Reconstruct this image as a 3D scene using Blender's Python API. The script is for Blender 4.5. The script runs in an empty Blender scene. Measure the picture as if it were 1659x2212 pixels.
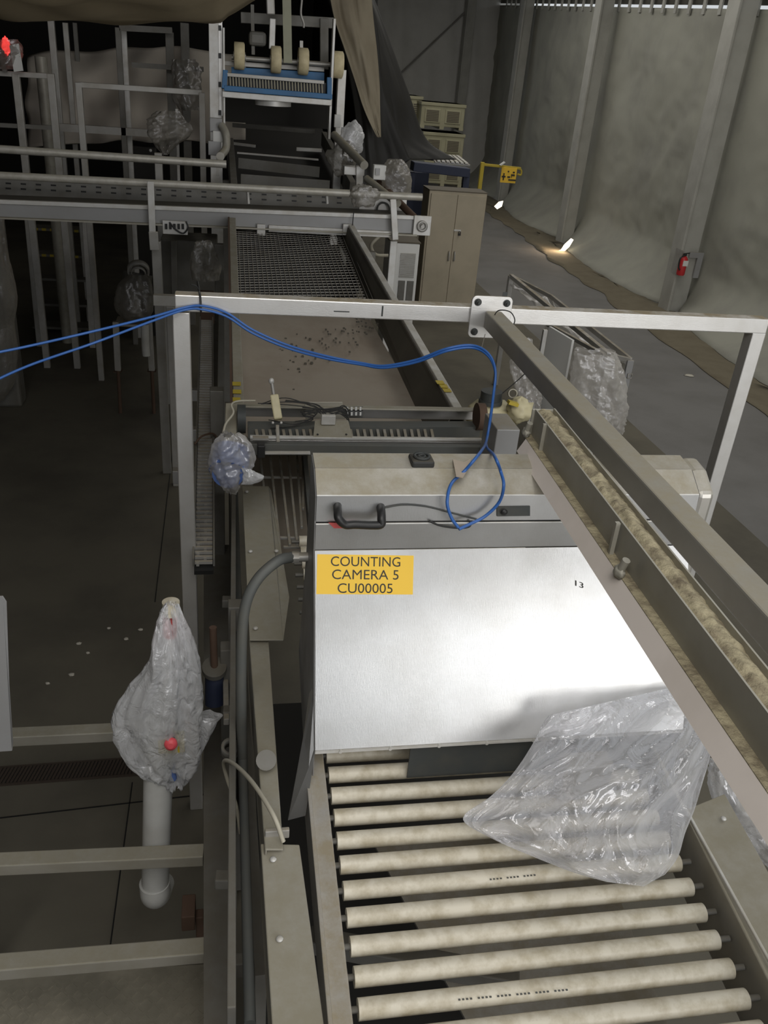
import bpy, math, random
from mathutils import Vector, Matrix, noise
S = bpy.context.scene
COL = S.collection
random.seed(7)
PI = math.pi

# ---------------------------------------------------------------- camera, light, exposure
IW, IH, FPX = 1659.0, 2212.0, 1827.7
CAM = Vector((0, 0, 3.4))
yaw, pit, rol = .206765, .481829, .0904587
FW = Vector((math.sin(yaw)*math.cos(pit), math.cos(yaw)*math.cos(pit), -math.sin(pit)))
RT0 = Vector((math.cos(yaw), -math.sin(yaw), 0)); UP0 = RT0.cross(FW)
RT = RT0*math.cos(rol) + UP0*math.sin(rol); UP = -RT0*math.sin(rol) + UP0*math.cos(rol)
cd = bpy.data.cameras.new('camera'); cam = bpy.data.objects.new('camera', cd); COL.objects.link(cam)
cd.sensor_fit = 'VERTICAL'; cd.sensor_height = 36.0; cd.lens = 36.0*FPX/IH; cd.clip_start = .02; cd.clip_end = 200
m = Matrix((RT, UP, -FW)).transposed().to_4x4(); m.translation = CAM; cam.matrix_world = m
S.camera = cam
S.view_settings.view_transform = 'Standard'; S.view_settings.look = 'None'
S.view_settings.gamma = 1; S.view_settings.use_curve_mapping = False
S.view_settings.exposure = 0.17
try:
    S.cycles.use_denoising = True; S.cycles.max_bounces = 8; S.cycles.diffuse_bounces = 3
    S.cycles.transparent_max_bounces = 12; S.cycles.sample_clamp_indirect = 4.0
except Exception: pass
w = bpy.data.worlds.new('world'); S.world = w; w.use_nodes = True
w.node_tree.nodes['Background'].inputs[0].default_value = (.93, .97, 1.0, 1)
w.node_tree.nodes['Background'].inputs[1].default_value = 0.6

def area(name, loc, target, sx, sy, power, color):
    ld = bpy.data.lights.new(name, 'AREA'); ld.shape = 'RECTANGLE'; ld.size = sx; ld.size_y = sy
    ld.energy = power; ld.color = color
    o = bpy.data.objects.new(name, ld); COL.objects.link(o); o.location = loc
    o.rotation_euler = (Vector(target)-Vector(loc)).to_track_quat('-Z', 'Y').to_euler()
    return o
# daylight through the tall tent opening behind the viewer; roof lamps are added fill
area('daylight_opening', (5.9, -6.0, 3.4), (1.9, 3, 1.4), 7.0, 4.2, 430, (1.0, .985, .965))
area('roof_fill', (5.0, 14.0, 6.2), (6.6, 14.0, 0.0), 20.0, 2.0, 290, (1.0, .97, .90))  # added fill lamp under the roof, brightens the lane and sheeting
area('roof_fill_near', (-.2, -1.2, 6.1), (.4, 1.6, 0), 3.0, 3.0, 130, (1.0, .97, .92))  # added fill lamp from above left, brightens the channel flange

def ray(px, py): return FW + RT*((px-IW/2)/FPX) - UP*((py-IH/2)/FPX)
def at(px, py, X=None, Y=None, Z=None):
    """the point of a real plane (X, Y or Z constant) seen at a photo pixel"""
    d = ray(px, py)
    t = X/d.x if X is not None else (Y/d.y if Y is not None else (Z-CAM.z)/d.z)
    return CAM + d*t

# ---------------------------------------------------------------- materials
MATS = {}
def mat(name, col, rough=.5, metal=0.0, dust=None, dustamt=.9, dusth=.55, grime=None, gscale=6, gamt=.5, bump=0.0, bscale=40, brush=None,
        sss=0, spec=.5, emit=None, es=0, coat=0):
    M = bpy.data.materials.new(name); M.use_nodes = True; nt = M.node_tree; N = nt.nodes; L = nt.links
    b = N['Principled BSDF']
    b.inputs['Roughness'].default_value = rough; b.inputs['Metallic'].default_value = metal
    b.inputs['Specular IOR Level'].default_value = spec; b.inputs['Coat Weight'].default_value = coat
    tc = N.new('ShaderNodeTexCoord')
    c = N.new('ShaderNodeRGB'); c.outputs[0].default_value = (*col, 1); cur = c.outputs[0]
    def ntex(scale, det=6, ro=.6, vec=None):
        n = N.new('ShaderNodeTexNoise'); n.inputs['Scale'].default_value = scale; n.inputs['Detail'].default_value = det
        n.inputs['Roughness'].default_value = ro; L.new(vec or tc.outputs['Object'], n.inputs['Vector']); return n.outputs['Fac']
    def ramp(f, a, b_):
        r = N.new('ShaderNodeMapRange'); r.inputs['From Min'].default_value = a; r.inputs['From Max'].default_value = b_
        L.new(f, r.inputs['Value']); return r.outputs[0]
    def mul(f, k):
        r = N.new('ShaderNodeMath'); r.operation = 'MULTIPLY'; L.new(f, r.inputs[0])
        if isinstance(k, float): r.inputs[1].default_value = k
        else: L.new(k, r.inputs[1])
        return r.outputs[0]
    def mix(f, a, colr):
        x = N.new('ShaderNodeMix'); x.data_type = 'RGBA'; L.new(f, x.inputs[0]); L.new(a, x.inputs[6])
        x.inputs[7].default_value = (*colr, 1); return x.outputs[2]
    if grime is not None:
        cur = mix(mul(ramp(ntex(gscale), .42, .68), float(gamt)), cur, grime)
    ds = None
    if dust is not None:
        g = N.new('ShaderNodeNewGeometry'); sp = N.new('ShaderNodeSeparateXYZ'); L.new(g.outputs['Normal'], sp.inputs[0])
        up = ramp(sp.outputs[2], dusth, min(.98, dusth+.3))
        pat = ramp(ntex(9, 8, .7), .2, .6)
        ds = mul(mul(up, pat), float(dustamt)); cur = mix(ds, cur, dust)
        mt = N.new('ShaderNodeMath'); mt.operation = 'MULTIPLY_ADD'; L.new(ds, mt.inputs[0])
        mt.inputs[1].default_value = -metal; mt.inputs[2].default_value = metal; L.new(mt.outputs[0], b.inputs['Metallic'])
        mr = N.new('ShaderNodeMath'); mr.operation = 'MULTIPLY_ADD'; L.new(ds, mr.inputs[0])
        mr.inputs[1].default_value = .95-rough; mr.inputs[2].default_value = rough; L.new(mr.outputs[0], b.inputs['Roughness'])
    L.new(cur, b.inputs['Base Color'])
    if brush:
        mp = N.new('ShaderNodeMapping'); mp.inputs['Scale'].default_value = brush; L.new(tc.outputs['Object'], mp.inputs[0])
        br = ntex(60, 4, .6, mp.outputs[0])
        if ds is None:
            rr = N.new('ShaderNodeMapRange'); rr.inputs['To Min'].default_value = rough*.8; rr.inputs['To Max'].default_value = rough*1.25
            L.new(ntex(3), rr.inputs['Value']); L.new(rr.outputs[0], b.inputs['Roughness'])
        bp = N.new('ShaderNodeBump'); bp.inputs['Strength'].default_value = .12; bp.inputs['Distance'].default_value = .003
        L.new(br, bp.inputs['Height']); L.new(bp.outputs[0], b.inputs['Normal'])
    elif bump:
        bp = N.new('ShaderNodeBump'); bp.inputs['Strength'].default_value = bump; bp.inputs['Distance'].default_value = .01
        L.new(ntex(bscale, 8), bp.inputs['Height']); L.new(bp.outputs[0], b.inputs['Normal'])
    if emit: b.inputs['Emission Color'].default_value = (*emit, 1); b.inputs['Emission Strength'].default_value = es
    MATS[name] = M; return M

DUST = (.30, .255, .175)
mat('steel', (.58, .57, .56), .38, .85, dust=DUST, dustamt=.95, grime=(.35, .33, .30), gscale=4, gamt=.35, brush=(1, 1, 12))
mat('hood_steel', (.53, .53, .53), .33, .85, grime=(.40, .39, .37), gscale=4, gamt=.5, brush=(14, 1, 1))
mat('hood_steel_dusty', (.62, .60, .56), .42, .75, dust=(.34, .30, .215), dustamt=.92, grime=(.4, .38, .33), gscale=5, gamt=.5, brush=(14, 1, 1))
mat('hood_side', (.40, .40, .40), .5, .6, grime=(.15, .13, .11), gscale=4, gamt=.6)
mat('frame_steel', (.80, .79, .775), .42, .75, dust=(.31, .255, .165), dustamt=1., dusth=.6, grime=(.55, .52, .47), gscale=7, gamt=.3, brush=(1, 1, 8))
mat('spine_steel', (.40, .385, .35), .5, .55, dust=(.31, .275, .20), dustamt=.9, dusth=.4, grime=(.27, .25, .21), gscale=5, gamt=.4)
mat('channel_paint', (.40, .385, .33), .55, .1, grime=(.28, .25, .19), gscale=8, gamt=.4)
mat('debris', (.47, .41, .27), .95, 0, grime=(.17, .135, .09), gscale=22, gamt=.9, bump=1, bscale=60)
mat('channel_white', (.88, .80, .74), .5, 0, grime=(.6, .53, .46), gscale=4, gamt=.3)
mat('galv', (.46, .45, .43), .5, .5, dust=(.26, .22, .15), dustamt=.85, grime=(.30, .27, .22), gscale=6, gamt=.5)
mat('galv_dark', (.20, .195, .18), .6, .3, dust=(.13, .115, .085), dustamt=.7, grime=(.12, .105, .08), gscale=6, gamt=.5)
mat('grey_paint', (.34, .34, .345), .45, .2, dust=(.30, .26, .19), dustamt=.8, grime=(.25, .24, .22), gscale=3, gamt=.3)
mat('cover_steel', (.40, .38, .33), .5, .4, dust=(.27, .245, .18), dustamt=.85, grime=(.30, .27, .20), gscale=7, gamt=.5)
mat('tray_pan', (.33, .285, .23), .75, .1, grime=(.24, .19, .145), gscale=2.5, gamt=.7, bump=.15)
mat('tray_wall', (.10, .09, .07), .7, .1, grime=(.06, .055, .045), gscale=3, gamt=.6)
mat('pvc', (.66, .61, .50), .42, 0, grime=(.40, .34, .225), gscale=22, gamt=.75)
mat('pvc_clean', (.66, .66, .64), .35, 0, grime=(.42, .40, .37), gscale=5, gamt=.4)
mat('pipe_grey', (.36, .345, .30), .5, .2, dust=(.30, .27, .19), dustamt=.8, grime=(.25, .23, .18), gscale=15, gamt=.5)
mat('pipe_bright', (.56, .54, .49), .45, .3, dust=(.36, .33, .25), dustamt=.7, grime=(.35, .32, .25), gscale=15, gamt=.5)
mat('black', (.018, .018, .018), .45, 0)
mat('rubber', (.045, .05, .05), .6, 0, grime=(.10, .09, .07), gscale=8, gamt=.4)
mat('black_dusty', (.03, .03, .03), .6, 0, dust=(.12, .105, .075), dustamt=.7)
mat('hose', (.10, .105, .10), .6, 0, grime=(.14, .13, .105), gscale=8, gamt=.5)
mat('tube_cream', (.45, .42, .34), .5)
mat('cable_blue', (.035, .13, .42), .4)
mat('blue_paint', (.045, .19, .42), .5, 0, grime=(.05, .11, .22), gscale=5, gamt=.5)
mat('blue_dark', (.022, .03, .065), .6)
mat('motor_blue', (.10, .17, .42), .5)
mat('roller_cream', (.78, .68, .44), .55, 0, grime=(.55, .45, .26), gscale=20, gamt=.5)
mat('strap', (.42, .42, .32), .8, 0, grime=(.3, .3, .22), gscale=10, gamt=.4)
mat('bristle', (.50, .46, .34), .7)
mat('white_metal', (.66, .655, .64), .45, .3, dust=(.40, .37, .30), dustamt=.6, grime=(.45, .41, .35), gscale=9, gamt=.5)
mat('label_yellow', (.95, .60, .05), .5)
mat('ink', (.035, .03, .025), .6)
mat('red_tape', (.50, .06, .055), .5)
mat('tape_beige', (.50, .42, .34), .6, grime=(.40, .33, .26), gscale=30, gamt=.5)
mat('yellow', (.55, .42, .04), .6, grime=(.35, .27, .06), gscale=10, gamt=.5)
mat('red', (.55, .03, .035), .4)
mat('pink_red', (.80, .10, .12), .5)
mat('white', (.72, .72, .70), .5)
mat('cabinet_tan', (.46, .40, .30), .5, 0, grime=(.26, .23, .17), gscale=2, gamt=.4)
mat('cabinet_top', (.13, .11, .08), .7)
mat('bin', (.42, .40, .27), .6, grime=(.30, .28, .18), gscale=3, gamt=.5)
mat('heater_white', (.88, .88, .86), .5)
mat('floor', (.155, .142, .112), .85, 0, spec=.2, grime=(.085, .078, .066), gscale=.8, gamt=.8, bump=.15, bscale=25)
mat('asphalt', (.20, .195, .19), .8, 0, grime=(.15, .145, .138), gscale=1.2, gamt=.7, bump=.3, bscale=120)
mat('soil', (.19, .165, .115), .95, 0, grime=(.15, .125, .085), gscale=3, gamt=.8, bump=.6, bscale=30)
mat('drain', (.055, .04, .03), .8)
mat('tread', (.25, .23, .18), .6, .2, grime=(.42, .38, .30), gscale=5, gamt=.6, bump=.2)
mat('curtain', (.37, .367, .315), .8, 0, grime=(.27, .265, .24), gscale=.9, gamt=.7, bump=.35, bscale=6)
mat('curtain_back', (.62, .61, .58), .8, 0, grime=(.5, .49, .46), gscale=1.2, gamt=.6, bump=.3, bscale=5)
mat('post_grey', (.42, .415, .38), .6, .1, grime=(.30, .29, .26), gscale=3, gamt=.5)
mat('tarp_brown', (.30, .26, .19), .8, 0, grime=(.20, .165, .115), gscale=2, gamt=.6, bump=.4, bscale=8)
mat('tarp_green', (.36, .30, .20), .85, 0, grime=(.27, .22, .15), gscale=2, gamt=.6, bump=.3, bscale=8)
mat('tarp_black', (.018, .017, .015), .6, 0, bump=.3, bscale=8)
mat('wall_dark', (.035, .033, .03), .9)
mat('roof', (.15, .145, .125), .9)
mat('cloth_dark', (.55, .50, .44), .9, 0, bump=.6, bscale=4)
mat('chip', (.55, .52, .45), .8)
mat('rust', (.10, .06, .04), .8)
mat('lamp_red', (.8, .05, .05), .4, emit=(1, .06, .05), es=1.3)
mat('cream_tank', (.62, .56, .36), .5, grime=(.42, .37, .22), gscale=12, gamt=.5)

def plastic(name, col=(.88, .88, .90), dens=.45, rough=.22, wr=1.0, sc=9, gs=.26):
    M = bpy.data.materials.new(name); M.use_nodes = True; nt = M.node_tree; N = nt.nodes; L = nt.links
    for n in list(N): N.remove(n)
    out = N.new('ShaderNodeOutputMaterial'); tr = N.new('ShaderNodeBsdfTransparent'); tr.inputs[0].default_value = (.97, .97, .975, 1)
    df = N.new('ShaderNodeBsdfDiffuse'); df.inputs[0].default_value = (*col, 1)
    tl = N.new('ShaderNodeBsdfTranslucent'); tl.inputs[0].default_value = (*col, 1)
    gl = N.new('ShaderNodeBsdfGlossy'); gl.inputs['Roughness'].default_value = rough; gl.inputs[0].default_value = (.95, .95, 1, 1)
    tc = N.new('ShaderNodeTexCoord')
    n1 = N.new('ShaderNodeTexNoise'); n1.inputs['Scale'].default_value = sc; n1.inputs['Detail'].default_value = 5; n1.inputs['Distortion'].default_value = 1.2
    L.new(tc.outputs['Object'], n1.inputs['Vector'])
    v = N.new('ShaderNodeTexVoronoi'); v.feature = 'SMOOTH_F1'; v.inputs['Scale'].default_value = sc*.8
    ad = N.new('ShaderNodeMix'); ad.data_type = 'VECTOR'; ad.inputs[0].default_value = .25
    L.new(tc.outputs['Object'], ad.inputs[4]); L.new(n1.outputs['Color'], ad.inputs[5]); L.new(ad.outputs[1], v.inputs['Vector'])
    h = N.new('ShaderNodeMath'); h.operation = 'MULTIPLY_ADD'; h.inputs[1].default_value = 1.0
    L.new(v.outputs['Distance'], h.inputs[0]); L.new(n1.outputs['Fac'], h.inputs[2])
    bp = N.new('ShaderNodeBump'); bp.inputs['Strength'].default_value = wr*.55; bp.inputs['Distance'].default_value = .03; L.new(h.outputs[0], bp.inputs['Height'])
    for q in (df, tl, gl): L.new(bp.outputs[0], q.inputs['Normal'])
    m1 = N.new('ShaderNodeMixShader'); m1.inputs[0].default_value = .35; L.new(df.outputs[0], m1.inputs[1]); L.new(tl.outputs[0], m1.inputs[2])
    fr = N.new('ShaderNodeLayerWeight'); fr.inputs[0].default_value = .35; L.new(bp.outputs[0], fr.inputs['Normal'])
    m2 = N.new('ShaderNodeMixShader'); m2.inputs[0].default_value = gs; L.new(m1.outputs[0], m2.inputs[1]); L.new(gl.outputs[0], m2.inputs[2])
    r = N.new('ShaderNodeMapRange'); r.inputs['From Min'].default_value = 0; r.inputs['From Max'].default_value = 1
    r.inputs['To Min'].default_value = dens*.65; r.inputs['To Max'].default_value = min(1, dens*1.9)
    L.new(fr.outputs['Facing'], r.inputs['Value'])
    m3 = N.new('ShaderNodeMixShader'); L.new(r.outputs[0], m3.inputs[0]); L.new(tr.outputs[0], m3.inputs[1]); L.new(m2.outputs[0], m3.inputs[2])
    L.new(m3.outputs[0], out.inputs[0]); MATS[name] = M
plastic('bag_clear', (.97, .97, .98), dens=.42, gs=.36, rough=.11, wr=1., sc=7)
plastic('bag_milky', (.98, .985, 1.0), dens=.80, gs=.2, rough=.24, wr=1.0, sc=12)
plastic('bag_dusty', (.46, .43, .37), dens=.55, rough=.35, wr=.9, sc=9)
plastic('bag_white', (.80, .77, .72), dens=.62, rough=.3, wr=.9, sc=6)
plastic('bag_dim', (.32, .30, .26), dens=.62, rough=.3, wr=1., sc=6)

# ---------------------------------------------------------------- mesh helpers
V = Vector
class MB:
    def __init__(s): s.v = []; s.f = []; s.sm = []
    def add(s, vs, fs, smooth=False):
        n = len(s.v); s.v += [tuple(v) for v in vs]; s.f += [tuple(i+n for i in f) for f in fs]; s.sm += [smooth]*len(fs); return s
    def box(s, a, b):
        (x0, y0, z0), (x1, y1, z1) = [(min(p, q)) for p, q in zip(a, b)], [(max(p, q)) for p, q in zip(a, b)]
        vs = [(x, y, z) for z in (z0, z1) for y in (y0, y1) for x in (x0, x1)]
        return s.add(vs, [(0, 2, 3, 1), (4, 5, 7, 6), (0, 1, 5, 4), (2, 6, 7, 3), (0, 4, 6, 2), (1, 3, 7, 5)])
    def bar(s, p, q, w_, h, up=(0, 0, 1), off=(0, 0)):
        p, q = V(p), V(q); d = (q-p).normalized(); up = V(up)
        sd = d.cross(up).normalized(); u = sd.cross(d).normalized()
        c = [sd*(x*w_/2+off[0]) + u*(y*h/2+off[1]) for x, y in ((-1, -1), (1, -1), (1, 1), (-1, 1))]
        vs = [p+k for k in c] + [q+k for k in c]
        return s.add(vs, [(0, 1, 2, 3), (7, 6, 5, 4), (0, 4, 5, 1), (1, 5, 6, 2), (2, 6, 7, 3), (3, 7, 4, 0)])
    def quad(s, a, b, c, d, t=.004, n=None):
        a, b, c, d = map(V, (a, b, c, d)); nn = (V(n) if n else (b-a).cross(c-a)).normalized()*t
        vs = [a, b, c, d, a-nn, b-nn, c-nn, d-nn]
        return s.add(vs, [(0, 1, 2, 3), (7, 6, 5, 4), (0, 4, 5, 1), (1, 5, 6, 2), (2, 6, 7, 3), (3, 7, 4, 0)])
    def prism(s, pts, d):
        pts = [V(p) for p in pts]; d = V(d); n = len(pts)
        return s.add(pts+[p+d for p in pts], [tuple(range(n))[::-1], tuple(range(n, 2*n))] + [(i, (i+1) % n, n+(i+1) % n, n+i) for i in range(n)])
    def tube(s, pts, r, seg=12, cap=True, rs=None):
        pts = [V(p) for p in pts]; n = len(pts); vs = []; fs = []; u = None
        for i, p in enumerate(pts):
            d = (pts[min(i+1, n-1)]-pts[max(i-1, 0)]).normalized()
            if u is None: u = d.orthogonal().normalized()
            u = (u-d*u.dot(d)).normalized(); v = d.cross(u); rr = rs[i] if rs else r
            for k in range(seg):
                a = 2*PI*k/seg; vs.append(p+(u*math.cos(a)+v*math.sin(a))*rr)
        for i in range(n-1):
            for k in range(seg):
                k2 = (k+1) % seg; fs.append((i*seg+k, i*seg+k2, (i+1)*seg+k2, (i+1)*seg+k))
        s.add(vs, fs, True)
        if cap:
            s.add(vs[:seg], [tuple(range(seg))[::-1]]); s.add(vs[-seg:], [tuple(range(seg))])
        return s
    def cyl(s, p, q, r, seg=16): return s.tube([p, q], r, seg)
    def ring(s, p, q, r, ri, seg=20):
        p, q = V(p), V(q); d = (q-p).normalized(); u = d.orthogonal().normalized(); v = d.cross(u); vs = []; fs = []
        for c, rr in ((p, ri), (p, r), (q, r), (q, ri)):
            for k in range(seg):
                a = 2*PI*k/seg; vs.append(c+(u*math.cos(a)+v*math.sin(a))*rr)
        for j in range(4):
            for k in range(seg):
                k2 = (k+1) % seg; j2 = (j+1) % 4; fs.append((j*seg+k, j*seg+k2, j2*seg+k2, j2*seg+k))
        return s.add(vs, fs, True)
    def grid(s, fn, nu, nv, smooth=True, closeu=False):
        vs = [fn(i/nu, j/nv) for j in range(nv+1) for i in range(nu+1)]; w_ = nu+1
        return s.add(vs, [(j*w_+i, j*w_+i+1, (j+1)*w_+i+1, (j+1)*w_+i) for j in range(nv) for i in range(nu)], smooth)
    def blob(s, c, rad, seed=0, amp=.15, fr=3, nu=40, nv=26, fold=0, ax=None):
        c = V(c); rx, ry, rz = rad
        def fn(u, v):
            a = 2*PI*(u % 1.0); b = PI*v
            d = V((math.cos(a)*math.sin(b), math.sin(a)*math.sin(b), math.cos(b)))
            k = 1+amp*noise.noise(d*fr+V((seed*3.1, seed, 0)))*1.6 + amp*.5*(abs(noise.noise(d*fr*2.3+V((seed, 7, 2))))*2-.5)
            if fold: k *= 1+fold*abs(math.sin(a*4+seed))*math.sin(b)
            return c+V((d.x*rx, d.y*ry, d.z*rz))*k
        return s.grid(fn, nu, nv)
    def build(s, name, material, parent=None, bevel=0, solid=0, label=None):
        me = bpy.data.meshes.new(name); me.from_pydata(s.v, [], s.f)
        me.polygons.foreach_set('use_smooth', s.sm); me.update()
        me.materials.append(MATS[material]); o = bpy.data.objects.new(name, me); COL.objects.link(o)
        if parent:
            o.parent = parent; o.matrix_parent_inverse = mwi(parent)
        if bevel:
            bm = o.modifiers.new('bevel', 'BEVEL'); bm.width = bevel; bm.segments = 2; bm.limit_method = 'ANGLE'; bm.angle_limit = .7
        if solid:
            sm = o.modifiers.new('solid', 'SOLIDIFY'); sm.thickness = solid
        if label: o['label'] = label
        return o
def mwi(o):
    M_ = Matrix.Translation(o.location)
    p = o.parent
    while p: M_ = Matrix.Translation(p.location) @ M_; p = p.parent
    return Matrix.Translation(-o.location) if not o.parent else Matrix()
def tag(o, label, cat, group=None, kind=None):
    o['label'] = label; o['category'] = cat
    if group: o['group'] = group
    if kind: o['kind'] = kind
    return o
def thing(name, label, cat, loc=(0, 0, 0), group=None):
    o = bpy.data.objects.new(name, None); COL.objects.link(o); o.location = loc; o.empty_display_size = .1
    return tag(o, label, cat, group)
def struct(o): o['kind'] = 'structure'; return o
def smooth_path(pts, n=8):
    pts = [V(p) for p in pts]; out = []
    P = [pts[0]*2-pts[1]] + pts + [pts[-1]*2-pts[-2]]
    for i in range(1, len(P)-2):
        for k in range(n):
            t = k/n; a, b, c, d = P[i-1:i+3]
            out.append(.5*((2*b)+(c-a)*t+(2*a-5*b+4*c-d)*t*t+(3*b-a-3*c+d)*t**3))
    out.append(pts[-1]); return out
def lerp(a, b, t): return V(a)*(1-t)+V(b)*t

# ================================================================ SETTING
fl = struct(MB().box((-9, -8, -.1), (4.6, 32, 0)).build('floor', 'floor')); fl['label'] = 'dark concrete floor slab under the conveyors'
asp = struct(MB().box((4.6, -8, -.1), (12, 32, -.002)).build('floor_lane', 'asphalt'))
# joints cut in the slab
j = MB()
for p, q in ((at(0, 1767, Z=.002), at(440, 1716, Z=.002)), (at(286, 1690, Z=.002), at(236, 2060, Z=.002)), (at(375, 960, Z=.002), at(335, 1300, Z=.002))):
    j.bar(p, q, .006, .004)
struct(j.build('trim_1', 'black'))
# right-hand tent wall: bays of sheeting between posts, the foot tucked inwards over a soil strip
posts = [(1618, 640, 1618-150, 30, 12.2)]
def wallx(y): return 8.02+.054*(y-13.9)
def ztop(y): return 4.66+.0505*(y-13.9)
def wall_fn(u, v):
    y = -7+u*39; z = (ztop(y)-.03)*v
    sp_ = abs(math.sin(PI*((y-13.9) % 6.55)/6.55))
    bulge = .20*sp_*(1-v)
    wr = .05*noise.noise(V((y*.5, z*.8, 3)))+.035*noise.noise(V((y*1.5+z*.9, z*1.3, 8)))+.022*abs(noise.noise(V((y*3+z*2, z*2.0, 1))))+.02*abs(noise.noise(V((y*1.2-z*2.6, z*2+y, 5))))
    toe = -.85*sp_**.6*max(0, 1-v/.17)**1.8 - .08*max(0, 1-v/.1)**2
    return V((wallx(y)+.06+bulge+wr*min(1, .25+sp_)*1.5+toe, y, z+.02))
wr = struct(MB().grid(wall_fn, 380, 70).build('wall_right', 'curtain', solid=.01)); wr['label'] = 'grey green plastic sheeting wall stretched between tent posts'
struct(MB().grid(lambda u, v: V((wallx(-7+u*39)-.35-.9*v+.3*noise.noise(V((u*40, v*3, 0))), -7+u*39, .012+.05*(1-v)*abs(noise.noise(V((u*60, v*4, 0)))))), 160, 6).build('trim_2', 'soil', solid=.01))
k = 3
for (px, py, py0) in ((1468, 650, 16), (1232, 525, 10), (1096, 360, 5), (990, 330, 0)):
    b = at(px, py, Z=0) if py > 400 else None
    y = {1468: 13.9, 1232: 20.2, 1096: 27.0, 990: 31.5}[px]
    x = -.08+{1468: at(1545, 330, Y=13.9).x, 1232: at(1274, 260, Y=20.2).x, 1096: at(1115, 250, Y=27.0).x, 990: at(1006, 180, Y=31.5).x}[px]
    wd = {1468: .30, 1232: .27, 1096: .26, 990: .26}[px]
    struct(MB().box((x-wd/2, y-.12, 0), (x+wd/2, y+.12, 6.2)).box((x-wd/2-.05, y-.16, 0), (x-wd/2, y+.2, 6.2)).build('trim_%d' % k, 'post_grey', bevel=.01)); k += 1
# header band over the lacing gap of the sheeting, roof, far walls
yy0, yy1 = 9, 31.5
hb = MB()
hb.grid(lambda u, v: V((wallx(-7+u*39)+.12, -7+u*39, ztop(-7+u*39)+.045+v*2.0)), 40, 1)
struct(hb.build('trim_%d' % k, 'roof', solid=.02)); k += 1
lc = MB(); y = 9.0
while y < 31:
    lc.box((wallx(y)+.02, y, ztop(y)-.1), (wallx(y)+.05, y+.10, ztop(y)+.2)); y += .62+.02*math.sin(y)
struct(lc.build('trim_%d' % k, 'post_grey')); k += 1
struct(MB().box((-9, 3.2, 6.4), (12, 32, 6.5)).build('ceiling', 'roof'))
struct(MB().box((-9, -8, 6.4), (.2, 3.2, 6.5)).build('ceiling_near', 'roof'))
struct(MB().grid(lambda u, v: V((2.2+u*8, 31.9+.12*noise.noise(V((u*9, v*4, 0)))+.05*math.sin(u*60+v*5), 7*v)), 80, 30).build('wall_back', 'curtain_back', solid=.01))
struct(MB().box((-9, 24, 0), (2.3, 24.1, 6.5)).build('wall_far_left', 'wall_dark'))
struct(MB().box((-9.1, -8, 0), (-9, 32, 6.5)).build('wall_left', 'wall_dark'))
struct(MB().box((-9, -8.1, 0), (-.8, -8, 6.5)).build('wall_front', 'wall_dark'))
struct(MB().bar(at(866, 158, Y=31.7), at(1018, 14, Y=31.7), .05, .05).build('trim_%d' % k, 'galv_dark')); k += 1

struct(MB().box((2.15, 14.2, 0), (2.2, 24, 6.4)).build('wall_light_block', 'tarp_black'))  # unseen sheet, added to keep roof light off the left side
# frame of the tall tent opening behind the viewer
of = MB()
for x_ in (3.4, 4.9, 6.6, 8.4): of.box((x_, -5.7, 0), (x_+.16, -5.6, 6))
for z_ in (2.2, 3.3, 4.5): of.box((1.5, -5.75, z_), (10, -5.65, z_+.13))
struct(of.build('trim_20', 'post_grey'))
# floor drain
dr = thing('floor_drain', 'dark slotted drain channel set in the concrete floor at left', 'drain', (-1.2, 3.3, 0))
a, b = at(-60, 1682, Z=.004), at(306, 1655, Z=.004)
MB().bar(a, b, .13, .006).build('channel', 'black', dr)
g = MB(); d = (b-a).normalized(); nb = 46
for i in range(nb):
    p = lerp(a, b, (i+.5)/nb); g.bar(p+V((-.012, -.055, .004)), p+V((.012, .055, .004)), .012, .008)
g.bar(a+V((0, .062, .003)), b+V((0, .062, .003)), .01, .01).bar(a+V((0, -.062, .003)), b+V((0, -.062, .003)), .01, .01)
g.build('grate', 'drain', dr)
# pale chips scattered on the floor, countable: individuals
for (x, y, r) in ((303, 1360, .016), (170, 1390, .018), (155, 1457, .02), (103, 1476, .014), (272, 1380, .016), (1489, 811, .07), (190, 1410, .012), (235, 1357, .012)):
    c = at(x, y, Z=.006)
    tag(MB().blob(c, (r, r*.7, .008), seed=x, amp=.3, nu=10, nv=6).build('paper_scrap' if r > .05 else 'bark_chip', 'chip'),
        'white scrap of litter lying on the grey lane floor' if r > .05 else 'tiny pale bark chip lying on the dark concrete floor', 'scrap' if r > .05 else 'chip', None if r > .05 else 'bark chips on the concrete floor')

# ================================================================ ROLLER CONVEYOR (near)
RZ0 = 1.515
def rz(y): return RZ0 + .095*(y-1.05)     # top plane of the near conveyor
def onr(px, py, dz=0):
    d = ray(px, py); t = (RZ0+dz-.095*1.05-CAM.z)/(d.z-.095*d.y); return CAM+d*t
rc = thing('roller_conveyor', 'metal roller conveyor with pale dirty pvc rollers running under the hood', 'conveyor', (.7, 1.2, 0))
def rail(o1, o2, wd, hh, name, mt, bevel=.004, dz=0):
    return MB().bar(o1, o2, wd, hh, off=(0, -hh/2+dz)).build(name, mt, rc, bevel)
lp, lq = onr(742, 2260, .06), onr(678, 1625, .06)
ext = lambda p, q, a_, b_: (p-(q-p).normalized()*a_, q+(q-p).normalized()*b_)
p, q = ext(lp, lq, .5, .02)
rail(p, q, .052, .16, 'side_rail', 'steel')
MB().bar(p+V((-.024, 0, .004)), q+V((-.024, 0, .004)), .01, .01).build('rail_edge', 'steel', rc, .002)
rp, rq = onr(1712, 2212, .06), onr(1478, 1745, .06)
p, q = ext(rp, rq, .5, .5)
MB().bar(p, q, .012, .2, off=(0, -.1)).build('side_rail', 'cover_steel', rc, .003)
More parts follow.
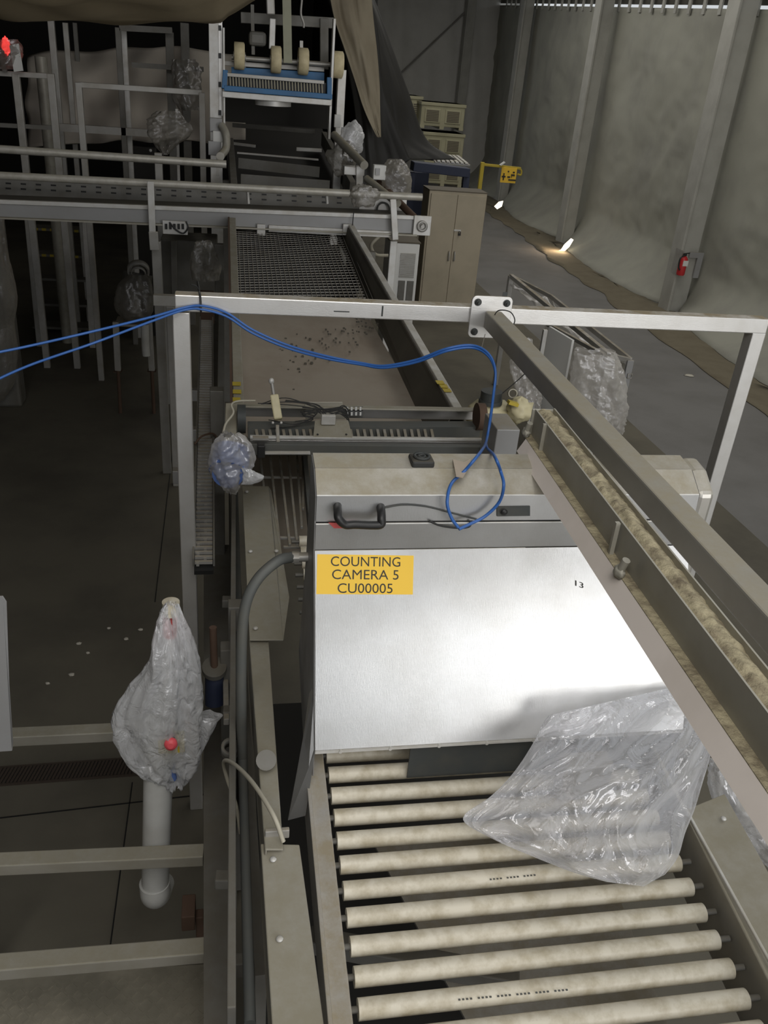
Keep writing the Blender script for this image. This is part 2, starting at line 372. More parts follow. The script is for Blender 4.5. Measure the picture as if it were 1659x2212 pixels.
rp2, rq2 = rp+V((.13, 0, .02)), rq+V((.13, 0, .02)); p2, q2 = ext(rp2, rq2, .5, .02)
MB().quad(p+V((0, 0, .0)), p2, q2-V((0, .0, 0)), lerp(p, q, .68), .006).build('side_cover', 'cover_steel', rc, .002)
MB().bar(rp+V((0, -.5, .004)), lerp(p, q, .68)+V((0, 0, .004)), .008, .008).build('cover_edge', 'white_metal', rc, .002)
bt = onr(1563, 1768, .09); MB().blob(bt, (.008, .008, .005), amp=0, nu=10, nv=6).build('bolt', 'white_metal', rc)
# left cover, long dusty sheet
l0, l1, r1, r0 = onr(592, 2290, .06), onr(563, 1822, .06), onr(672, 1822, .06), onr(742, 2290, .06)
MB().quad(l0, r0+V((-.03, 0, 0)), r1+V((-.03, 0, 0)), l1, .006).quad(l0, l1, l1+V((0, 0, -.16)), l0+V((0, 0, -.16)), .006).build('side_cover', 'cover_steel', rc, .003)
for (x, y) in ((604, 1988+40), (590, 1856)):
    MB().blob(onr(x, y, .066), (.009, .009, .005), amp=0, nu=10, nv=6).build('bolt', 'white_metal', rc)
# rollers
left = [(704, 1632), (708, 1668), (711, 1710), (715, 1762), (721, 1813), (726, 1864), (734, 1920), (742, 1979), (750, 2041), (759, 2107), (768, 2176), (777, 2250)]
right = [(1398, 1600), (1405, 1630), (1415, 1670), (1425, 1710), (1435, 1752), (1445, 1795), (1452, 1855), (1482, 1909), (1512, 1966), (1545, 2026), (1578, 2090), (1613, 2152)]
LY = [onr(*p).y for p in left]
ys = [LY[-1]+(LY[3]-LY[-1])/8*i for i in range(-1, 32)]
xl, xr = onr(768, 2176).x+.006, onr(1613, 2152).x
slope = (onr(1545, 2026).y-onr(759, 2107).y)
prom = MB().cyl((0, 0, 0), (1, 0, 0), .0225, 20)
for i, y in enumerate(ys):
    if y > 3.0: break
    a, b = V((xl, y, rz(y)-.01)), V((xr, y+slope, rz(y+slope)-.01))
    o = MB().cyl(a, b, .0238, 22).build('roller', 'pvc', rc)
    MB().cyl(a+V((-.03, 0, 0)), a, .008, 10).build('axle', 'galv_dark', o); MB().cyl(b, b+V((.035, slope*.03, 0)), .008, 10).build('axle', 'galv_dark', o)
# roller print marks
for (p, q) in (((1058, 1900), (1160, 1890)), ((990, 2160), (1230, 2138)), ((1140, 2205), (1190, 2199))):
    a, b = onr(*p, .012), onr(*q, .012); m_ = MB(); n_ = int((b-a).length/.009)
    for i in range(n_):
        if i % 5 == 4: continue
        c = lerp(a, b, i/n_); m_.box(c+V((0, -.002, .0)), c+V((.005, .002, .0012)))
    m_.build('printing', 'hose', rc)
# inside: cross braces and slanted pale pan under the rollers
MB().quad(V((.62, 1.15, 1.25)), V((1.12, 1.1, 1.25)), V((1.12, 1.75, 1.35)), V((.42, 1.75, 1.35)), .01).build('drip_pan', 'galv', rc)
MB().bar(V((.2, 1.42, 1.38)), V((.72, 1.25, 1.38)), .05, .05).build('brace', 'galv_dark', rc, .004)
MB().bar(V((.2, 1.0, 1.3)), V((1.2, 1.0, 1.3)), .06, .06).build('brace', 'galv_dark', rc, .004)
MB().quad(V((.1, .2, .9)), V((1.3, .2, .9)), V((1.3, 2.9, .9)), V((.1, 2.9, .9)), .01).build('dark_underlay', 'wall_dark', rc)  # near black sheet put in as the dark interior below the rollers
for x in (.03, 1.3):
    for y in (.55, 2.7): MB().box((x-.03, y-.03, 0), (x+.03, y+.03, rz(y)-.1)).build('leg', 'galv_dark', rc, .004)

# ================================================================ COUNTING HOOD
HX0 = .232; HX1 = at(1493, 1071, Y=at(681, 1075, X=HX0).y).x
hd = thing('camera_hood', 'brushed stainless counting camera hood with a yellow label over the rollers', 'machine hood', (.8, 2.1, 1.6))
prof = {}
def hp(px, py): p = at(px, py, X=HX0); return (p.y, p.z)
pf_front = [hp(680, 1620), hp(676, 1585), hp(677, 1480), hp(678, 1400), hp(679, 1300), hp(680, 1190)]
a0_, a1_ = pf_front[0], pf_front[-1]
pf_front = [(a0_[0]+(a1_[0]-a0_[0])*q_-.012*math.sin(PI*q_), a0_[1]+(a1_[1]-a0_[1])*q_) for q_ in (0, .2, .4, .6, .8, 1)]
by_ = a1_[0]+.004
bz = lambda py: at(681, py, Y=by_).z
band = [(by_, bz(1186)), (by_+.004, bz(1134))]
hband = [(by_+.006, bz(1128)), (by_+.012, bz(1075))]
top1 = [hband[1], hband[1]]
top2 = [hp(677, 1013), hp(668, 981)]
# the crest is nearly level so the roof folds back along the machine
z1 = top1[0][1]
c1 = at(677, 1013, Z=z1+.045); top1 = [top1[0], (c1.y, z1+.045)]; c2 = at(668, 981, Z=z1+.055); top2 = [top1[1], (c2.y, z1+.055)]
fl_x = at(622, 1772, Y=pf_front[0][0]).x
def sheet(pts, x0, x1, nx=1, t=.003, x0s=None):
    mb = MB(); n = len(pts)
    for i in range(n-1):
        (y0, z0), (y1, z1_) = pts[i], pts[i+1]
        nrm = V((0, -(z1_-z0), (y1-y0)))
        if nrm.y > 0 and nrm.z < 0: nrm = -nrm
        mb.add([V((x0, y0, z0)), V((x1, y0, z0)), V((x1, y1, z1_)), V((x0, y1, z1_))], [(0, 1, 2, 3)], False)
    return mb
# smooth the front profile
fp = [(p.y, p.z) for p in smooth_path([V((0, a_, b_)) for a_, b_ in pf_front], 6)]
fr_ = MB().grid(lambda u, v: V((HX0+u*(HX1-HX0), *fp[min(len(fp)-1, round(v*(len(fp)-1)))])), 20, len(fp)-1, smooth=False)
fr_.build('front_panel', 'hood_steel', hd, solid=-.004)
sheet(band, HX0, HX1).build('band_panel', 'hood_steel', hd, solid=-.004, bevel=0)
sheet(hband, HX0, HX1).build('lid_front', 'hood_steel', hd, solid=-.004)
sheet([top1[0], top1[1], top2[1]], HX0, HX1).build('lid_top', 'hood_steel_dusty', hd, solid=-.004)
# bright folded edges
def edge(pt, name, r=.0025, mt='white_metal'): MB().cyl((HX0, *pt), (HX1, *pt), r, 8).build(name, mt, hd)
edge(top1[0], 'fold_edge', .004); edge(top1[1], 'fold_edge', .0025); edge(top2[1], 'fold_edge', .004); edge(band[1], 'fold_edge', .003)
edge((band[0][0]+.004, band[0][1]-.002), 'panel_gap', .004, 'black')
MB().bar((HX0, (band[1][0]+hband[0][0])/2+.006, (band[1][1]+hband[0][1])/2), (HX1, (band[1][0]+hband[0][0])/2+.006, (band[1][1]+hband[0][1])/2), .01, .03).build('gasket', 'black', hd)
# bottom lip with small screws
MB().bar((HX0, pf_front[0][0]-.004, pf_front[0][1]-.003), (HX1, pf_front[0][0]-.004, pf_front[0][1]-.003), .012, .006).build('bottom_lip', 'white_metal', hd)
for i in range(8):
    MB().cyl((HX0+.07+.14*i, pf_front[0][0]-.012, pf_front[0][1]-.003), (HX0+.07+.14*i, pf_front[0][0]+.0, pf_front[0][1]-.003), .005, 8).build('screw', 'white_metal', hd)
# side panels
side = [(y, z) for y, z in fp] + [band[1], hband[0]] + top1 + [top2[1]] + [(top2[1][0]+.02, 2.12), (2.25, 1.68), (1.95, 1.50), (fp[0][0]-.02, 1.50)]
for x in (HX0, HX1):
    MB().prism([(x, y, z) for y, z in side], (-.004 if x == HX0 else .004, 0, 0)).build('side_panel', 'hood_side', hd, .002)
# lower flared skirt at the left foot
s0 = at(672, 1480, X=HX0); sk = [at(681, 1622, X=HX0), at(675, 1500, X=HX0)+V((0, .001, 0)), at(640, 1660, Y=1.74), at(622, 1772, Y=1.66), at(660, 1762, Y=1.65)]
MB().prism([sk[0], at(680, 1480, X=HX0), at(668, 1500, Y=sk[1].y), at(654, 1600, Y=1.77), sk[3], sk[4]], (0, .004, 0)).build('skirt', 'hood_steel', hd)
# round top corner to the right end (the dust covered far dome)
MB().prism([(HX1+.004, y, z) for y, z in (top1[0], top1[1], top2[1], (top2[1][0]+.02, 2.12), (top1[0][0], 2.0))], (.05, 0, 0)).build('end_cap', 'hood_steel_dusty', hd, .012)
# rubber flap under the hood
fy_ = pf_front[0][0]+.015
fx = at(884, 1640, Y=fy_).x
MB().box((fx, fy_, rz(fy_)+.004), (HX1-.01, fy_+.005, pf_front[0][1]-.004)).build('rubber_flap', 'rubber', hd)
def onfront(px, py, pts=None, off=.004):
    """point on the slanted front sheet at a photo pixel"""
    best = None; d = ray(px, py)
    P_ = pts or fp
    for i in range(len(P_)-1):
        (y0, z0), (y1, z1_) = P_[i], P_[i+1]
        n = V((0, -(z1_-z0), (y1-y0))).normalized(); t = n.dot(V((0, y0, z0))-CAM)/n.dot(d); p = CAM+d*t
        zz = sorted((z0, z1_))
        if zz[0]-1e-4 <= p.z <= zz[1]+1e-4: return p+n*(off if n.y < 0 else -off), n
    return p+n*off, n
# yellow label
lab = MB(); cs = [onfront(x, y, None, .0045)[0] for x, y in ((683, 1283), (891, 1284), (893, 1200), (685, 1197))]
lo = lab.add(cs, [(0, 1, 2, 3)]).build('label_plate', 'label_yellow', hd, solid=.001); lo['label'] = 'yellow label reading COUNTING CAMERA 5 CU00005'
lx = (cs[1]-cs[0]).normalized(); ly = (cs[3]-cs[0]).normalized(); ln = lx.cross(ly).normalized(); ly = ln.cross(lx)
Lw, Lh = (cs[1]-cs[0]).length, (cs[3]-cs[0]).length
def lettering(txt, center, xax, yax, width, height, material, parent, name='lettering'):
    cu = bpy.data.curves.new(name, 'FONT'); cu.body = txt; cu.align_x = 'CENTER'; cu.align_y = 'CENTER'; cu.size = 1; cu.extrude = .0
    cu.resolution_u = 4
    o = bpy.data.objects.new(name, cu); COL.objects.link(o)
    bpy.context.view_layer.update(); dg = bpy.context.evaluated_depsgraph_get()
    me = bpy.data.meshes.new_from_object(o.evaluated_get(dg)); bpy.data.objects.remove(o)
    xs = [v.co.x for v in me.vertices]; ys_ = [v.co.y for v in me.vertices]
    cx_, cy_ = (max(xs)+min(xs))/2, (max(ys_)+min(ys_))/2; sx = width/(max(xs)-min(xs)); sy = height/(max(ys_)-min(ys_))
    n = xax.cross(yax).normalized()
    for v in me.vertices: v.co = center + xax*((v.co.x-cx_)*sx) + yax*((v.co.y-cy_)*sy) + n*.0006
    me.materials.clear(); me.materials.append(MATS[material])
    r = bpy.data.objects.new(name, me); COL.objects.link(r)
    if parent: r.parent = parent; r.matrix_parent_inverse = mwi(parent) if not parent.parent else Matrix()
    return r
def parent_to(o, par):
    o.parent = par
    bpy.context.view_layer.update(); o.matrix_parent_inverse = par.matrix_world.inverted()
for t_, cyf, wf, in (('COUNTING', .83, .72), ('CAMERA 5', .50, .69), ('CU00005', .155, .57)):
    c = cs[0]+lx*(Lw*.5)+ly*(Lh*cyf)
    o = lettering(t_, c, lx, ly, Lw*wf, Lh*.245, 'ink', None); parent_to(o, lo)
# pen mark 13 on the steel
c, n = onfront(1250, 1262, None, .005); xa = V((1, 0, 0)); ya = n.cross(xa).normalized()
if ya.z < 0: ya = -ya
parent_to(lettering('13', c, (xa-ya*.35).normalized(), ya, .026, .016, 'ink', None, 'pen_mark'), hd)
# handle, black bowed grip
def onh(px, py, off=0): return onfront(px, py, hband, .002+off)[0]
hA, hB = onh(729, 1092), onh(822, 1094)
out = V((-.004, -.045, -.004)); hC, hD = onh(733, 1108)+out, onh(824, 1112)+out
hpth = smooth_path([hA, hA+out*.6, hA+out+V((.002, -.004, -.008)), hC+V((.014, -.004, -.004)), hC+V((.04, -.004, -.004)), hD+V((-.03, -.004, 0)), hD+V((-.006, -.004, .002)), hB+out+V((0, 0, -.008)), hB+out*.6, hB], 6)
MB().tube(hpth, .0115, 14).build('handle', 'black', hd)
# latch
la = [onh(*p, .006) for p in ((1072, 1113), (1143, 1112), (1143, 1091), (1072, 1092))]
lt = MB().add(la, [(0, 1, 2, 3)]).build('latch', 'rubber', hd, solid=.008, bevel=.002)
lb = MB().blob(onh(1086, 1102, .012), (.01, .006, .009), amp=0, nu=14, nv=8).build('latch_button', 'black', lt); lb.matrix_parent_inverse = Matrix()
# red tape
ra = [onfront(*p, [band[1], hband[0]], .012)[0] for p in ((708, 1126), (775, 1128), (774, 1139), (720, 1138))]
MB().add(ra, [(0, 1, 2, 3)]).build('red_tape', 'red_tape', hd, solid=.002)
# roof vent / cable gland
vc = at(910, 996, Z=z1+.056)
vm = MB().box(vc+V((-.032, -.03, -.01)), vc+V((.032, .03, .012)))
ve = vm.build('roof_vent', 'black_dusty', hd, .006)
MB().ring(vc+V((0, 0, .012)), vc+V((0, 0, .018)), .024, .017, 18).ring(vc+V((0, 0, .012)), vc+V((0, 0, .017)), .012, .006, 14).build('vent_ring', 'rubber', ve)
# thin black cable from handle along the lid
pc = smooth_path([onh(*p, .006) for p in ((826, 1095), (870, 1088), (920, 1092), (975, 1106), (1030, 1120))], 6)
MB().tube(pc, .0022, 6).build('thin_cable', 'rubber', hd)
pc = smooth_path([onfront(*p, [band[1], hband[0]], .012)[0] for p in ((925, 1123), (950, 1133), (990, 1138), (1012, 1134), (1012, 1122))], 6)
MB().tube(pc, .003, 6).build('thin_cable', 'black', hd)
# hose connector
hc = at(668, 1203, X=HX0)
MB().cyl(hc+V((0, 0, 0)), hc+V((-.03, 0, 0)), .014, 14).cyl(hc+V((-.03, 0, 0)), hc+V((-.05, 0, 0)), .018, 6).build('hose_fitting', 'galv', hd, .002)

# grey corrugated hose looping down to the left
hz = [hc+V((-.05, 0, 0)), at(600, 1212, Y=hc.y-.03), at(556, 1252, Y=hc.y-.06), at(530, 1310, Y=hc.y-.08), at(522, 1400, Y=hc.y-.09), at(522, 1560, Y=hc.y-.09), at(528, 1760, Y=hc.y-.09)]
tag(MB().tube(smooth_path(hz, 10), .0155, 16).build('conduit_hose', 'hose'), 'thick dark grey hose curving down from the left side of the hood', 'hose')

# ================================================================ LEFT SIDE STRUCTURE OF THE CONVEYOR
sf = thing('conveyor_guard', 'dusty beige side rail and cover plate left of the hood', 'conveyor frame', (0, 2.0, 0))
ZC = 1.66
def pc_(px, py, z=ZC): return at(px, py, Z=z)
MB().quad(pc_(539, 1382), pc_(612, 1382), pc_(580, 1050), pc_(523, 1050), .006).build('cover_plate', 'cover_steel', sf, .002)
MB().quad(pc_(612, 1382, ZC-.002), pc_(625, 1290, ZC-.03), pc_(586, 1060, ZC-.03), pc_(580, 1050, ZC-.002), .006).build('cover_lip', 'cover_steel', sf)
for (x, y) in ((533, 1062), (541, 1191), (597, 1190), (552, 1357)):
    MB().blob(pc_(x, y, ZC+.006), (.009, .009, .006), amp=0, nu=10, nv=6).build('bolt', 'white_metal', sf)
MB().quad(pc_(572, 1835, ZC-.02), pc_(612, 1835, ZC-.02), pc_(580, 1380, ZC-.02), pc_(538, 1380, ZC-.02), .006).quad(pc_(572, 1835, ZC-.02), pc_(538, 1380, ZC-.02), pc_(538, 1380, ZC-.02)+V((0, 0, -.2)), pc_(572, 1835, ZC-.02)+V((0, 0, -.2)), .006).build('rail', 'cover_steel', sf, .003)
MB().cyl(pc_(575, 1642, ZC-.02), pc_(575, 1642, ZC+.03), .028, 20).cyl(pc_(575, 1636, ZC+.031), pc_(575, 1636, ZC+.034), .016, 16).build('round_cap', 'galv_dark', sf)
MB().box(pc_(572, 1815, ZC-.03), pc_(625, 1785, ZC+.0)).build('bracket', 'galv', sf, .003)
# outer long beam + tube
MB().bar(at(505, 1060, Z=1.5), at(500, 2212, Z=1.5), .02, .12).build('long_beam', 'galv_dark', sf, .003)
MB().cyl(at(508, 1060, Z=1.45), at(540, 2212, Z=1.45), .014, 14).build('air_pipe', 'hose', sf)
MB().quad(at(440, 1180, Z=.9), at(500, 1180, Z=.9), at(500, 2300, Z=.9), at(440, 2300, Z=.9), .01).build('shelf', 'galv_dark', sf)
for (x, y) in ((490, 1300), (492, 1540), (475, 1900)):
    MB().bar(at(x-10, y, Z=1.3), at(x+30, y, Z=1.3), .04, .04).build('cross_member', 'galv_dark', sf, .004)
MB().ring(at(497, 1625, Z=1.42), at(497, 1612, Z=1.48), .028, .018, 18).build('collar', 'galv_dark', sf)
MB().bar(at(560, 2300, Z=.9), at(500, 1150, Z=.9), .03, .8).build('side_sheet', 'galv_dark', sf)
for y in (.9, 2.6): MB().box((-.03, y-.03, 0), (.03, y+.03, 1.45)).build('leg', 'galv_dark', sf, .004)
# pump & shaft standing left of the frame
pm = thing('pneumatic_valve', 'dark blue pneumatic valve with a threaded rod beside the conveyor frame', 'valve', at(462, 1520, Z=1.2))
MB().cyl(at(463, 1520, Z=1.22), at(463, 1445, Z=1.36), .035, 18).build('body', 'blue_dark', pm, .003)
MB().cyl(at(463, 1448, Z=1.36), at(463, 1440, Z=1.385), .045, 20).build('flange', 'galv_dark', pm, .003)
MB().cyl(at(463, 1440, Z=1.38), at(460, 1355, Z=1.55), .014, 12).build('rod', 'rust', pm)
MB().bar(at(487, 1450, Z=1.3), at(489, 1560, Z=1.3), .02, .03).build('bracket', 'galv', pm, .003)
# cream air tube
ct = [at(612, 1818, Z=1.66), at(590, 1760, Z=1.72), at(545, 1690, Z=1.70), at(505, 1650, Z=1.6), at(484, 1645, Z=1.5), at(490, 1680, Z=1.4), at(510, 1740, Z=1.3), at(520, 1800, Z=1.2)]
tag(MB().tube(smooth_path(ct, 8), .006, 10).build('air_tube', 'tube_cream'), 'thin cream air tube arching from the frame onto the side cover', 'tube')

# long-rod bar bed behind and left of the hood
bb = thing('rod_bed', 'bed of long dusty steel rods between cover plate and hood', 'conveyor bed', (.2, 2.7, 1.6))
ZB = 1.62
for i in range(6):
    x0 = [561, 583, 603, 622, 641, 655][i]; x1 = [575, 604, 626, 642, 652, 655][i]; y1 = [1100, 1180, 1178, 1176, 1140, 1100][i]
    p, q = at(x0, 978, Z=ZB), at(x1, y1, Z=ZB)
    MB().bar(p, q, .011, .014).build('rod', 'galv', bb, .002)
for y, xa_, xb_ in ((1031, 568, 652), (1162, 598, 650), (1182, 612, 650)):
    MB().bar(at(xa_, y, Z=ZB-.012), at(xb_, y, Z=ZB-.012), .012, .012).build('tie_bar', 'galv', bb, .002)
MB().quad(at(560, 1200, Z=ZB-.2), at(665, 1200, Z=ZB-.2), at(665, 965, Z=ZB-.2), at(540, 965, Z=ZB-.2), .01).build('bed_plate', 'tray_pan', bb)
MB().bar(at(676, 1190, Z=ZB+.02), at(656, 975, Z=ZB+.02), .02, .08).build('edge_strip', 'hose', bb)

# ================================================================ TRAY CONVEYOR
def tz(y): return 1.965+.088*(y-3.7)
def ont(px, py, dz=0):
    d = ray(px, py); a_ = 1.965-.088*3.7+dz; t = (a_-CAM.z)/(d.z-.088*d.y); return CAM+d*t
tr = thing('tray_conveyor', 'long brown tray conveyor rising away with a mesh section and steel side rails', 'conveyor', (.5, 5, 1))
Ln, Lf = ont(516, 885), ont(502, 470); Rn, Rf = ont(992, 885), ont(744, 460)
dz = V((0, 0, -.13))
MB().bar(Ln, Lf, .05, .13, off=(-.0, -.065)).build('side_rail', 'cover_steel', tr, .004)
MB().bar(Rn, Rf, .045, .05, off=(0, -.025)).build('side_rail', 'white_metal', tr, .004)
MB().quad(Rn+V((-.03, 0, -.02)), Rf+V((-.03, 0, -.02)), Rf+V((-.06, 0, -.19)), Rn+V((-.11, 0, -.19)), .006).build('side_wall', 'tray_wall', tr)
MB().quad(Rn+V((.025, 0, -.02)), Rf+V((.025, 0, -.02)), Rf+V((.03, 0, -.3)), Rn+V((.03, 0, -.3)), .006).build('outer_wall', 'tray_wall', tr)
Lm, Rm = ont(505, 625), ont(820, 628)
pan = MB().quad(Ln+V((0, 0, -.13)), Rn+V((-.07, 0, -.19)), Rm+V((-.05, 0, -.19)), Lm+V((0, 0, -.13)), .008).build('pan', 'tray_pan', tr)
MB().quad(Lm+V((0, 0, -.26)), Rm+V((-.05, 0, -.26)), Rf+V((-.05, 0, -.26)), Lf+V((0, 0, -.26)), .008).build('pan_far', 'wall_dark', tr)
MB().bar(ont(500, 880, .004), ont(494, 470, .004), .012, .012).build('rail_edge', 'rust', tr)
# yellow hazard stripes on rails
for (pts, rr) in (([(510, 862), (512, 845), (511, 828)], Ln), ([(965, 842), (958, 833), (950, 825)], Rn)):
    for (x, y) in pts:
        c = ont(x, y, .003); MB().box(c+V((-.02, -.03, -.001)), c+V((.02, .02, .001))).build('hazard_stripe', 'yellow', tr)
# specks of debris on the pan, stuff
sp = MB(); random.seed(3)
for i in range(95):
    t = random.random(); px = 560+t*260+random.gauss(0, 22); py = 800-t*110+random.gauss(0, 22)
    c = ont(px, py, -.155); r = random.uniform(.003, .008); sp.box(c+V((-r, -r, 0)), c+V((r*.8, r*1.3, .008)))
so = sp.build('debris_specks', 'tray_wall', tr); so['kind'] = 'stuff'
# mesh section: many wires across
mw = MB()
for i in range(34):
    t = i/33; p = lerp(Lm, Lf, t)+V((0, 0, -.11)); q = lerp(Rm, Rf, t)+V((-.06, 0, -.11)); mw.cyl(p, q, .0035, 6)
for i in range(30):
    t = (i+.5)/30; p = lerp(Lm, Rm, t)+V((0, 0, -.105)); q = lerp(Lf, Rf, t)+V((0, 0, -.105))
    mw.tube([p, q], .0022, 6)
mw.build('wire_mesh', 'galv', tr)
# far part of the tray beyond the cross conveyor
Lg, Rg = ont(498, 300, .0), ont(700, 290, .0)
MB().bar(ont(508, 430), Lg, .06, .12, off=(0, -.05)).build('side_rail', 'galv_dark', tr, .004)
MB().bar(ont(762, 400), Rg, .06, .16, off=(0, -.05)).build('side_rail', 'galv_dark', tr, .004)
MB().quad(ont(500, 470, -.2), ont(770, 470, -.2), ont(690, 262, -.2), ont(485, 262, -.2), .01).build('pan_end', 'wall_dark', tr)
for (x0, y0, x1, y1, hh) in ((515, 352, 690, 372, .10), (505, 310, 552, 316, .03), (640, 322, 695, 325, .04), (520, 388, 712, 402, .10), (512, 330, 688, 345, .02), (502, 270, 680, 285, .05)):
    MB().bar(ont(x0, y0, -.03), ont(x1, y1, -.03), .02, hh).build('slat', 'galv_dark' if hh > .04 else 'galv', tr, .003)
for x, y in ((-.05, 4.2), (1.13, 4.2), (-.05, 6.8), (1.13, 6.8), (0, 9), (1.2, 9.)):
    MB().box((x-.035, y-.035, 0), (x+.035, y+.035, tz(y)-.13)).build('leg', 'galv_dark', tr, .004)
MB().bar((-.08, 4.0, 1.45), (-.08, 7.2, 1.6), .05, .08).build('lower_rail', 'galv_dark', tr, .004)
for y in (4.4, 5.0, 5.7): MB().box((-.3, y-.03, 1.25), (-.05, y+.03, 1.33)).build('cross_member', 'grey_paint', tr, .004)

# chain track left of the tray
cn = thing('chain_track', 'narrow black link chain track running beside the tray', 'chain track', (-.1, 4, 1.7))
cA, cB = at(441, 1075, Z=1.55), at(446, 690, Z=1.78)
cN = at(440, 1215, Z=1.52)
for s_ in (-1, 1): MB().bar(cN+V((s_*.042, 0, 0)), cB+V((s_*.042, 0, 0)), .008, .04).build('side_rail', 'galv_dark', cn)
ll = (cB-cN).length; nl = int(ll/.034); lk = MB(); 
for i in range(nl):
    c = lerp(cN, cB, i/nl); lk.box(c+V((-.036, -.008, -.004)), c+V((.036, .007, .008)))
    lk.box(c+V((-.03+(i % 2)*.03, -.014, -.01)), c+V((-.018+(i % 2)*.03, .014, .004)))
lo_ = lk.build('chain_links', 'galv', cn); lo_['kind'] = 'stuff'
MB().bar(cN+V((0, 0, -.05)), cB+V((0, 0, -.05)), .08, .02).build('track_bed', 'black', cn)
MB().box(cB+V((-.05, .25, -.1)), cB+V((.05, .33, .12))).build('end_block', 'rust', cn, .004)
tag(MB().tube(smooth_path([at(420, 960, Z=1.65), at(437, 942, Z=1.68), at(462, 938, Z=1.66), at(470, 965, Z=1.6), at(462, 1050, Z=1.55), at(440, 1075, Z=1.5)], 8), .005, 8).build('orange_cable', 'rust'), 'thin orange brown cable looped behind the bagged blue motor', 'cable')

# ================================================================ CROSS GANTRY (sensor bridge)
YG = 3.42
sb = thing('sensor_bridge', 'low cross bridge of two steel beams carrying a pneumatic cylinder behind the hood', 'machine bridge', (.6, YG, 1.7))
def gy(px, py, y=YG): return at(px, py, Y=y)
a, b = gy(492, 872, 3.58), gy(1046, 882, 3.58)
MB().bar(a, b, .012, .055, off=(0, -.03)).build('rear_beam', 'steel', sb, .003)
MB().bar(a+V((0, -.02, 0)), b+V((0, -.02, 0)), .04, .008).build('rear_flange', 'cover_steel', sb, .002)
a, b = gy(540, 944, 3.3), gy(1040, 950, 3.3)
MB().bar(a, b, .02, .012).build('front_flange', 'white_metal', sb, .002)
MB().bar(a+V((0, .0, -.045)), b+V((0, 0, -.045)), .01, .07).build('front_beam', 'steel', sb, .002)
MB().bar(gy(560, 978, 3.2), gy(670, 978, 3.2), .02, .006).build('front_strip', 'white_metal', sb)
MB().bar(gy(540, 968, 3.24), gy(1105, 975, 3.24), .03, .05).build('lower_beam', 'hose', sb, .002)
MB().bar(gy(500, 873, 3.56)+V((0, 0, 0)), gy(497, 965, 3.3), .05, .012).build('end_plate', 'cover_steel', sb, .003)
for x, y in ((523, 905), (1038, 900)):
    c = gy(x, y, 3.45); MB().cyl(c+V((-.02, 0, 0)), c+V((.015, 0, 0)), .062, 24).build('end_disc', 'rubber' if x < 600 else 'rust', sb, .003)
MB().bar(gy(535, 905, 3.47), gy(1035, 905, 3.47), .07, .05, off=(0, -.05)).build('shaft', 'hose', sb)
for i in range(27):
    px = 551+i*14.6
    MB().bar(gy(px, 903, 3.5)+V((0, 0, -.03)), gy(px+6, 938, 3.34)+V((0, 0, -.02)), .012, .008).build('slat', 'galv', sb)
MB().bar(gy(548, 928, 3.4)+V((0, 0, -.04)), gy(930, 928, 3.4)+V((0, 0, -.04)), .008, .008).build('slat_rod', 'white_metal', sb)
MB().quad(gy(550, 905, 3.5)+V((0, 0, -.06)), gy(930, 905, 3.5)+V((0, 0, -.06)), gy(935, 945, 3.33)+V((0, 0, -.06)), gy(545, 945, 3.33)+V((0, 0, -.06)), .004).build('slat_backing', 'tray_wall', sb)
MB().quad(gy(676, 946, 3.29), gy(762, 946, 3.29), gy(752, 912, 3.4)+V((0, 0, .01)), gy(680, 912, 3.4)+V((0, 0, .01)), .004).build('mount_plate', 'cover_steel', sb, .002)
for x in (686, 748): MB().blob(gy(x, 940, 3.3)+V((0, 0, .004)), (.005, .005, .003), amp=0, nu=8, nv=5).build('screw', 'black', sb)
MB().quad(gy(660, 905, 3.55), gy(745, 905, 3.55), gy(740, 872, 3.56)+V((0, 0, .008)), gy(658, 872, 3.56)+V((0, 0, .008)), .004).build('mount_plate', 'cover_steel', sb, .002)
tb = MB().quad(gy(746, 898, 3.54), gy(784, 898, 3.54), gy(784, 878, 3.56), gy(741, 878, 3.56), .004).build('terminal_strip', 'black', sb)
hm = MB()
for r_ in (0, 1):
    for c_ in range(4):
        p = gy(750+c_*9.5, 882+r_*11, 3.535); hm.box(p+V((-.004, -.004, -.009)), p+V((.004, 0, .007)))
hm.build('terminals', 'white', tb)
# cylinder
cy = thing('pneumatic_cylinder', 'pale cream pneumatic cylinder with rod mounted upright on the sensor bridge', 'pneumatic cylinder', gy(595, 900, 3.38))
q = gy(592, 868, 3.40); r_ = gy(601, 921, 3.34)+V((0, 0, .03)); ax = (q-r_)
MB().bar(r_, q+V((0, 0, .03)), .036, .036, up=(0, -1, 0)).build('body', 'cream_tank', cy, .006)
MB().bar(r_+V((0, -.02, 0))+ax*.25, q+V((0, -.02, .02)), .004, .004, up=(0, -1, 0)).build('slot', 'black', cy)
MB().cyl(q+V((0, 0, .02)), gy(586, 836, 3.42)+V((0, 0, .03)), .007, 10).build('rod', 'galv', cy)
MB().blob(gy(586, 838, 3.42)+V((0, 0, .03)), (.012, .012, .014), amp=0, nu=12, nv=8).build('rod_end', 'white_metal', cy)
MB().bar(gy(599, 920, 3.34), gy(601, 962, 3.26), .014, .02, up=(0, -1, 0)).build('mount', 'galv', cy, .002)
for s_ in (-1, 1): MB().blob(gy(598+s_*9, 916, 3.33)+V((0, -.01, .01)), (.006, .006, .006), amp=0, nu=8, nv=6).build('bolt', 'white_metal', cy)
